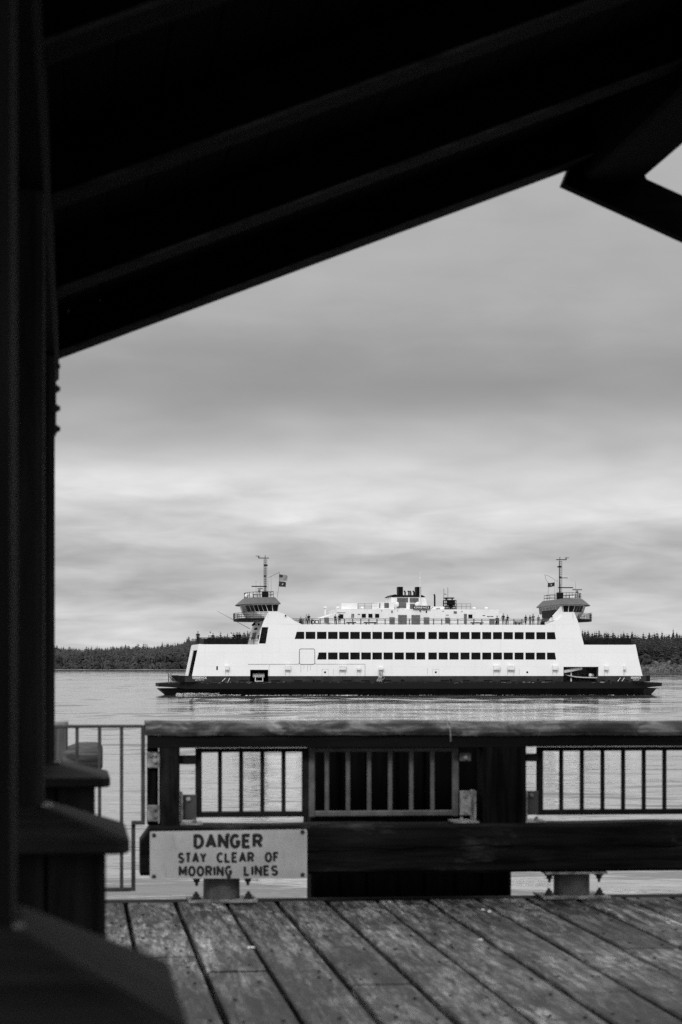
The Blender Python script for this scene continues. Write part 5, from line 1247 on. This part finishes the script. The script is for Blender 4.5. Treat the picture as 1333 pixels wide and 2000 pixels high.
# ------------------------------------------------------------------ people on deck
def body_mesh(pose):
    J = {'pel': (0, 0, .95), 'bel': (0, .0, 1.10), 'che': (0, .01, 1.30), 'nec': (0, .0, 1.47), 'chi': (0, .02, 1.56), 'hea': (0, .025, 1.64), 'top': (0, .01, 1.72)}
    for s_, n_ in ((-1, 'l'), (1, 'r')):
        J['sh' + n_] = (.19*s_, 0, 1.41); J['el' + n_] = (.25*s_, -.02, 1.14); J['wr' + n_] = (.24*s_, .08, .92); J['ha' + n_] = (.23*s_, .12, .82)
        J['hi' + n_] = (.10*s_, 0, .90); J['kn' + n_] = (.11*s_, .02, .50); J['an' + n_] = (.11*s_, -.02, .09); J['to' + n_] = (.12*s_, .15, .04)
    if pose == 'lean':
        for s_, n_ in ((-1, 'l'), (1, 'r')): J['el' + n_] = (.25*s_, .12, 1.17); J['wr' + n_] = (.16*s_, .36, 1.12); J['ha' + n_] = (.10*s_, .42, 1.12)
        for k in ('che', 'nec', 'chi', 'hea', 'top'): J[k] = (J[k][0], J[k][1] + .08, J[k][2] - .02)
        for k in ('shl', 'shr'): J[k] = (J[k][0], .07, 1.39)
    if pose == 'phone':
        J['elr'] = (.24, .10, 1.16); J['wrr'] = (.12, .28, 1.33); J['har'] = (.08, .30, 1.42)
        J['ell'] = (-.24, .10, 1.16); J['wrl'] = (-.10, .28, 1.32); J['hal'] = (-.05, .30, 1.41)
    if pose == 'stride':
        J['knl'] = (-.11, .16, .52); J['anl'] = (-.11, .22, .09); J['tol'] = (-.12, .38, .05); J['knr'] = (.11, -.06, .50); J['anr'] = (.11, -.26, .11); J['tor'] = (.12, -.12, .04)
    if pose == 'sit':
        d = -.48
        for k in list(J):
            if k[:2] not in ('kn', 'an', 'to') or k == 'top': J[k] = (J[k][0], J[k][1], J[k][2] + d)
        for n_, s_ in (('l', -1), ('r', 1)): J['kn' + n_] = (.13*s_, .42, .47); J['an' + n_] = (.13*s_, .42, .09); J['to' + n_] = (.14*s_, .58, .04); J['wr' + n_] = (.16*s_, .26, .62); J['ha' + n_] = (.12*s_, .34, .60)
    Rr = {'pel': (.15, .11), 'bel': (.145, .105), 'che': (.165, .115), 'nec': (.055, .055), 'chi': (.075, .085), 'hea': (.085, .10), 'top': (.06, .07), 'sh': (.075, .075), 'el': (.05, .05), 'wr': (.034, .034), 'ha': (.035, .045), 'hi': (.10, .10), 'kn': (.07, .07), 'an': (.047, .05), 'to': (.04, .045)}
    E = [('pel', 'bel'), ('bel', 'che'), ('che', 'nec'), ('nec', 'chi'), ('chi', 'hea'), ('hea', 'top')]
    for n_ in 'lr': E += [('che', 'sh' + n_), ('sh' + n_, 'el' + n_), ('el' + n_, 'wr' + n_), ('wr' + n_, 'ha' + n_), ('pel', 'hi' + n_), ('hi' + n_, 'kn' + n_), ('kn' + n_, 'an' + n_), ('an' + n_, 'to' + n_)]
    ks = list(J); me = bpy.data.meshes.new('person'); me.from_pydata([J[k] for k in ks], [(ks.index(a), ks.index(b_)) for a, b_ in E], [])
    o = bpy.data.objects.new('person', me); COL.objects.link(o)
    sk = o.modifiers.new('skin', 'SKIN'); sk.use_smooth_shade = True
    for i, k in enumerate(ks):
        v = me.skin_vertices[0].data[i]; v.radius = Rr.get(k) or Rr[k[:2]]; v.use_root = (k == 'pel')
    sb = o.modifiers.new('sub', 'SUBSURF'); sb.levels = 1; sb.render_levels = 1
    dg = bpy.context.evaluated_depsgraph_get(); dg.update(); out = bpy.data.meshes.new_from_object(o.evaluated_get(dg)); bpy.data.objects.remove(o); bpy.data.meshes.remove(me)
    # clothing by height: shoes and trousers, top, skin
    zh = J['nec'][2] + .02; zw = J['pel'][2] + .02; hands = [Vector(J['ha' + n_]) for n_ in 'lr']
    for m in ('skin', 'cloth_dark', 'cloth_black'): out.materials.append(M[m])
    for p in out.polygons:
        c = p.center; near_h = min((c - h).length for h in hands) < .085
        leg = c.z < zw and not (abs(c.x) > .17 and pose != 'sit')
        if pose == 'sit': leg = c.z < zw and c.y > -.2 and min((c - h).length for h in hands) > .16
        p.material_index = 0 if (c.z > zh or near_h) else (1 if leg else 2)
    return out
BODY = {k: body_mesh(k) for k in ('stand', 'lean', 'phone', 'stride', 'sit')}
ZH = {'sit': -.48}
def person(px, z, dy, pose, face, hgt, top, legs, label, hair='hair', long_hair=False, group='people on the ferry decks'):
    me = BODY[pose].copy(); me.materials[1] = M[legs]; me.materials[2] = M[top]
    o = bpy.data.objects.new('person', me); COL.objects.link(o); s_ = hgt / 1.75
    o.location = wflo(px, z, dy); o.scale = (s_, s_, s_); o.rotation_euler = (0, 0, FROT + face)
    tag(o, label, 'person', group)
    dz = ZH.get(pose, 0); dy_ = .08 if pose == 'lean' else 0
    b = MB(); b.blob((0, -.005 + dy_, 1.685 + dz), .098, .108, .085, 10, 6)
    if long_hair: b.blob((0, -.07 + dy_, 1.54 + dz), .095, .06, .17, 9, 6)
    b.build('hair', M[hair], o, smooth=True)
    return o
PI = math.pi
F1, S1 = ZFD - .01, ZSD - .01
for a in (
    (387, F1, 1.0, 'stand', PI, 1.86, 'cloth_black', 'cloth_black', 'lone person in black standing at the bow end of the left foredeck'),
    (411, F1, 2.5, 'phone', PI*.9, 1.85, 'cloth_white', 'cloth_dark', 'tall person in a white top raising both hands on the left foredeck'),
    (416.5, F1, 2.0, 'stand', PI, 1.62, 'cloth_black', 'cloth_black', 'shorter person in black beside the one in a white top'),
    (451.5, F1, .9, 'lean', PI*1.3, 1.70, 'cloth_white', 'cloth_light', 'stooping person in white top and pale trousers at the left foredeck rail'),
    (457, F1, 2.6, 'stand', PI*.8, 1.68, 'cloth_black', 'cloth_black', 'person in black just right of the stooping person in white'),
    (464.5, F1, 1.2, 'phone', PI*.6, 1.72, 'cloth_black', 'cloth_dark', 'person in black with raised arms in the middle of the left foredeck group'),
    (468.5, F1, 1.8, 'stand', PI*.9, 1.74, 'cloth_black', 'cloth_black', 'person in black close behind the one with raised arms on the left foredeck'),
    (476.3, F1, .9, 'phone', PI*.4, 1.66, 'cloth_mid', 'cloth_dark', 'person in grey with arms out, nearest the bow tower on the left foredeck'),
    (506.5, F1, .5, 'stand', PI, 1.64, 'cloth_black', 'cloth_black', 'person in black standing in the dark doorway of the bow tower'),
    (588, S1, 1.0, 'sit', PI, 1.75, 'cloth_dark', 'cloth_black', 'person in dark clothes sitting low at the left end of the sun deck'),
    (599, S1, 1.0, 'stand', PI, 1.66, 'cloth_light', 'cloth_dark', 'person in a light top standing at the left end of the sun deck'),
    (603.6, S1, .8, 'phone', PI*.9, 1.74, 'cloth_black', 'cloth_black', 'person in black raising hands to face beside the light top on the sun deck'),
    (655.2, S1, .9, 'phone', PI*1.1, 1.66, 'cloth_black', 'cloth_black', 'person in black at the sun deck rail left of the dark doorway'),
    (663.4, S1, .9, 'stand', PI*.95, 1.76, 'cloth_black', 'cloth_dark', 'taller person in black standing right in front of the dark doorway'),
    (971.5, S1, 1.3, 'sit', PI, 2.1, 'cloth_black', 'cloth_dark', 'bulky person in black seated by the rail on the right of the sun deck'),
    (983.4, S1, .9, 'stand', PI, 1.88, 'cloth_dark', 'cloth_black', 'tallest person, in dark jacket, right of the bulky seated one'),
    (991.8, S1, .9, 'lean', PI, 1.68, 'cloth_black', 'cloth_black', 'person in black leaning on the rail right of the tallest person'),
    (1027.4, S1, .9, 'stride', PI*.8, 1.68, 'cloth_black', 'cloth_black', 'person in black in mid step, leftmost of the stern sun deck group'),
    (1035.8, S1, .8, 'stand', PI*1.1, 1.62, 'cloth_dark', 'cloth_black', 'person with long dark hair and coat in the stern sun deck group'),
    (1041.8, S1, 1.2, 'phone', PI, 1.86, 'cloth_mid', 'cloth_dark', 'tall person in a grey top in the stern sun deck group'),
    (1052.2, S1, .9, 'stand', PI*.9, 1.62, 'cloth_mid', 'cloth_dark', 'short person in grey top nearest the stern wheelhouse'),
    (1060.5, S1, .9, 'sit', PI*.7, 1.75, 'cloth_black', 'cloth_black', 'person in black crouched low beside the stern wheelhouse'),
    (1187, F1, 1.2, 'lean', PI, 1.70, 'cloth_black', 'cloth_black', 'person in black leaning on the dark bulwark in the middle of the stern deck'),
    (1226, F1, 1.2, 'lean', PI*.7, 1.70, 'cloth_dark', 'cloth_black', 'person in dark clothes bent over the rail at the far end of the stern deck')):
    px, z, dy, pose, face, hgt, top, legs, lab = a
    if z == F1: hgt *= 1.12
    person(px, z, dy, pose, face, hgt, top, legs, lab, long_hair=('long' in lab or 'tall person' in lab))
b = MB(); b.box(-.3, .3, -.2, .2, 0, .44); b.box(-.3, .3, .12, .2, .44, .85)
proto = b.build('deck_seat', M['dark_metal'])
for i, (px, lab) in enumerate(((588, 'low dark seat at the left end of the sun deck under a sitting person'), (971.5, 'dark seat under the bulky person on the sun deck'), (1060.5, 'dark seat beside the stern wheelhouse'))):
    o = proto if i == 0 else proto.copy()
    if i: COL.objects.link(o)
    o.location = wflo(px, S1, (1.0, 1.3, .9)[i]); o.rotation_euler = (0, 0, FROT + PI); tag(o, lab, 'seat', 'seats on the sun deck')

# ------------------------------------------------------------------ foam at the waterline, and water gushing from the side
b = MB()
def foam(px0, px1, n, y0, y1, z0, z1, s0, s1):
    for _ in range(n):
        px = RNG.uniform(px0, px1); y = RNG.uniform(y0, y1); s_ = RNG.uniform(s0, s1)
        z = RNG.uniform(z0, z1)
        p = P0 + FU * fx(px, y) + FV * y; a = RNG.uniform(0, 3.14); k = 5; st = RNG.uniform(1.2, 3.0)
        o = len(b.v); vs = [(p.x, p.y, z + s_ * .35)]
        for i in range(k):
            t = a + 6.2832 * i / k; q_ = s_ * RNG.uniform(.6, 1.2); vs.append((p.x + q_ * st * math.cos(t), p.y + q_ * math.sin(t), z - .02))
        b.add(vs, [(0, 1 + i, 1 + (i + 1) % k) for i in range(k)])
foam(346, 430, 480, -.5, .6, .02, .45, .03, .08); foam(344, 372, 110, .5, 3.0, .02, .30, .03, .08); foam(400, 470, 110, -.9, .1, .02, .18, .03, .08)
foam(480, 700, 260, -1.2, -.3, .01, .08, .04, .12); foam(820, 960, 160, -1.2, -.3, .01, .05, .04, .10); foam(700, 1240, 120, -1.1, -.4, .01, .04, .03, .08)
foam(1235, 1300, 120, 4, 12, .01, .22, .03, .09); foam(1270, 1420, 110, 7, 9, .01, .06, .03, .08)
tag(b.build('wake_foam', M['foam']), 'white foam along the waterline and bow of the ferry', 'foam', kind='stuff')
b = MB()
for _ in range(230):
    t = RNG.random(); sp = .25 + .55 * t; x = fx(741) + RNG.normal(0, .35) * sp + .15; z = fz(1308.7) + (zt - fz(1308.7)) * t ** 1.3 + RNG.uniform(0, .15)
    y = -.35 - .5 * t * RNG.random(); p = P0 + FU * x + FV * y; r_ = RNG.uniform(.02, .06); b.tube((p.x, p.y, z + .12), (p.x + RNG.normal(0, .03), p.y, z - .12), r_, 5, r_ * .4)
tag(b.build('gushing_water', M['foam']), 'white gush of water falling from a vent in the ferry side', 'water jet', kind='stuff')
